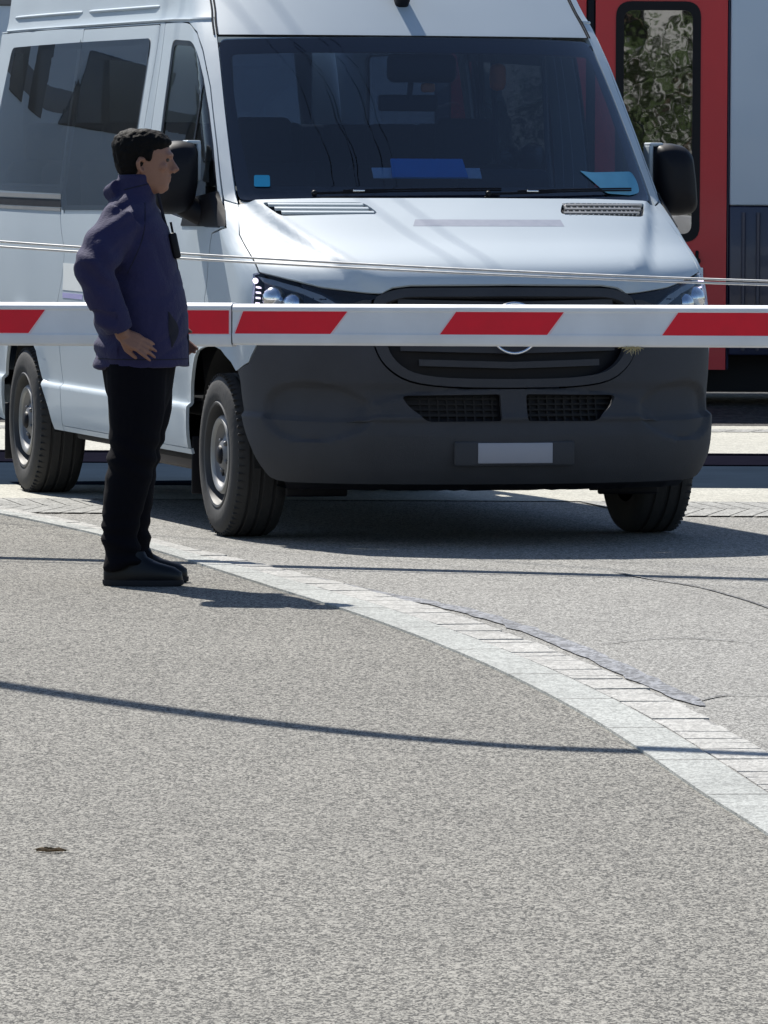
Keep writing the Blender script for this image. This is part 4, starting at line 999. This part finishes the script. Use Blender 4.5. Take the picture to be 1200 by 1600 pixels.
for s_, dx in ((-1, 0), (1, .012)):
    bm = bmesh.new(); b2 = bmesh.new(); rows = []
    # horizontal slices of a shoe outline
    def outl(sc, z, x1=.172, x0=-.115, top=0):
        pts = []
        for k in range(28):
            a = 2*math.pi*k/28; c, q = math.cos(a), math.sin(a); x = (x0+x1)/2+(x1-x0)/2*math.copysign(abs(c)**.8, c)
            wd = (.046 if x > .03 else .036+.010*sstep(-.08, .03, x))*sc
            pts.append(b2.verts.new((x+dx, s_*.106+wd*math.copysign(abs(q)**.75, q), z)))
        return pts
    rows = [outl(.96, .022), outl(1.0, .032), outl(.99, .05, .170), outl(.93, .068, .145, -.110), outl(.85, .085, .085, -.106), outl(.82, .105, .045, -.102), outl(.78, .125, .035, -.100)]
    for i in range(len(rows)-1):
        for k in range(28): b2.faces.new((rows[i][k], rows[i][(k+1) % 28], rows[i+1][(k+1) % 28], rows[i+1][k]))
    b2.faces.new(rows[0][::-1]); b2.faces.new(rows[-1]); add(bm, b2)
    sh_ = obj('shoe', bm, 'shoe', person)
    bm = bmesh.new(); b2 = bmesh.new(); rows = [outl(1.02, .0, .165, -.112), outl(1.08, .006, .176, -.118), outl(1.08, .022, .177, -.119)]
    for i in range(2):
        for k in range(28): b2.faces.new((rows[i][k], rows[i][(k+1) % 28], rows[i+1][(k+1) % 28], rows[i+1][k]))
    b2.faces.new(rows[0][::-1]); b2.faces.new(rows[-1]); add(bm, b2); obj('shoe_sole', bm, 'sole', sh_)
# small radio clipped to the chest
bm = bx((0, 0, 0), (.028, .05, .095), .008, 2, Matrix.Rotation(R(-12), 3, 'Y')); tube(bm, [(-.008, .012, .045), (-.016, .012, .085)], .005, 6)
o = obj('radio', bm, 'black'); o.location = (-.90+.138, 25.55-.05, 1.235); tag(o, 'small black handset clipped to the chest of the navy jacket', 'radio')

# ---------------------------------------------------------------- small things and overhead cables
bm = bmesh.new()
for k in range(9):
    a = random.uniform(-.5, .5); c = Vector((random.uniform(-.03, .03), random.uniform(-.05, .05), .006)); d = Vector((math.cos(a), math.sin(a), 0))*random.uniform(.02, .035); n_ = Vector((-d.y, d.x, 0))*.35
    vs = [bm.verts.new(c-d), bm.verts.new(c+n_+Vector((0, 0, .008))), bm.verts.new(c+d), bm.verts.new(c-n_+Vector((0, 0, .006)))]; bm.faces.new(vs)
tube(bm, [(-.04, .0, .006), (0, .01, .012), (.05, .0, .006)], .003, 5)
o = obj('dead_leaf', bm, 'leaf_brown', None, False); o.location = (-.75, 15.81, .004); o.scale = (.75, .6, .8); tag(o, 'small crumpled brown dead leaf lying on the pale asphalt footpath', 'leaf')
hs = 5.0; ct = 1/math.tan(R(SUN_EL)); shift = Vector((math.sin(R(SUN_AZ)), math.cos(R(SUN_AZ)), 0))*ct
def cable(P, r, h, lab):
    bm = bmesh.new(); tube(bm, [Vector((p[0], p[1], 0))+shift*h+Vector((0, 0, h)) for p in P], r, 8)
    o = obj('overhead_cable', bm, 'cable'); tag(o, lab, 'cable', 'overhead cables'); return o
cable(smooth_line([(-5, 28.0), (-2.6, 23.5), (-1.13, 20.74), (-.35, 19.45), (.26, 18.76), (.73, 18.53), (1.8, 18.2), (5, 17.6)], 5), .065, hs, 'thick overhead cable whose soft shadow crosses the footpath')
D_ = Vector((.64, -.77))
def vcable(px_u, v, h=6.0):
    p = van_pt(px_u, v, h); bm = bmesh.new()
    P = [(p.x+D_.x*t, p.y+D_.y*t, h+.0006*t*t) for t in range(-12, 13, 2)]; tube(bm, P, .0045, 6)
    return tag(obj('overhead_cable', bm, 'cable'), 'thin overhead cable high above the van, mirrored in its windscreen', 'cable', 'overhead cables')
for u_ in (-.48, -.12, -.08, .28, .42): vcable(u_, 1.3)

# ---------------------------------------------------------------- what the glass mirrors, behind the photographer
def tree(x, y, h, lab):
    t = thing('tree', lab, 'tree', (x, y, 0), 0, 'trees behind the photographer')
    bm = bmesh.new(); tube(bm, [(0, 0, 0), (.06, .02, 1.2), (-.03, .05, 2.4), (.1, 0, h*.75)], [.22, .17, .12, .05], 10)
    br = []
    for k in range(9):
        a = k*2.4; z = 1.3+k*(h-2)*.09; e = Vector((math.cos(a)*1.0, math.sin(a)*1.0, z-.3)); br.append(e); tube(bm, [(0, 0, z), (e.x*.5, e.y*.5, z+.4), e], [.06, .04, .02], 6)
    obj('trunk', bm, 'bark', t)
    bm = bmesh.new()
    for e in br+[Vector((0, 0, h*.8)), Vector((.4, .3, h*.65)), Vector((-.4, -.2, h*.6))]:
        for k in range(130):
            c = e+Vector((random.gauss(0, .45), random.gauss(0, .45), random.gauss(0, .4))); d = Vector((random.uniform(-1, 1), random.uniform(-1, 1), random.uniform(-1, 1))).normalized()*.085; q = d.orthogonal().normalized()*.05
            bm.faces.new([bm.verts.new(c-d), bm.verts.new(c+q), bm.verts.new(c+d), bm.verts.new(c-q)])
    obj('crown', bm, 'foliage', t, False)
tree(4.75, -14, 4.2, 'leafy low tree behind the photographer mirrored in the train door glass')
tree(3.3, -26, 5.0, 'farther low tree behind the photographer mirrored in the train door glass')
hb = thing('house', 'pale house behind the photographer mirrored in the train door glass', 'house', (3, -45, 0))
bm = bx((0, -4, 3), (16, 8, 6), .02); obj('wall', bm, 'wall', hb)
bm = bmesh.new(); P_ = [(-8.5, .5, 6.02), (8.5, .5, 6.02), (8.5, -4, 9), (-8.5, -4, 9), (8.5, -8.5, 6.02), (-8.5, -8.5, 6.02)]; v_ = [bm.verts.new(p) for p in P_]
for f_ in ((0, 1, 2, 3), (3, 2, 4, 5), (1, 4, 2), (0, 3, 5), (0, 5, 4, 1)): bm.faces.new([v_[i] for i in f_])
obj('roof', bm, 'step', hb, False)
for x in (-5, -1.5, 1.2, 3.2, 6):
    for z in (1.6, 4.3): obj('window', bx((x, .03, z), (1.1, .1, 1.3), .02), 'gloss_black', hb)
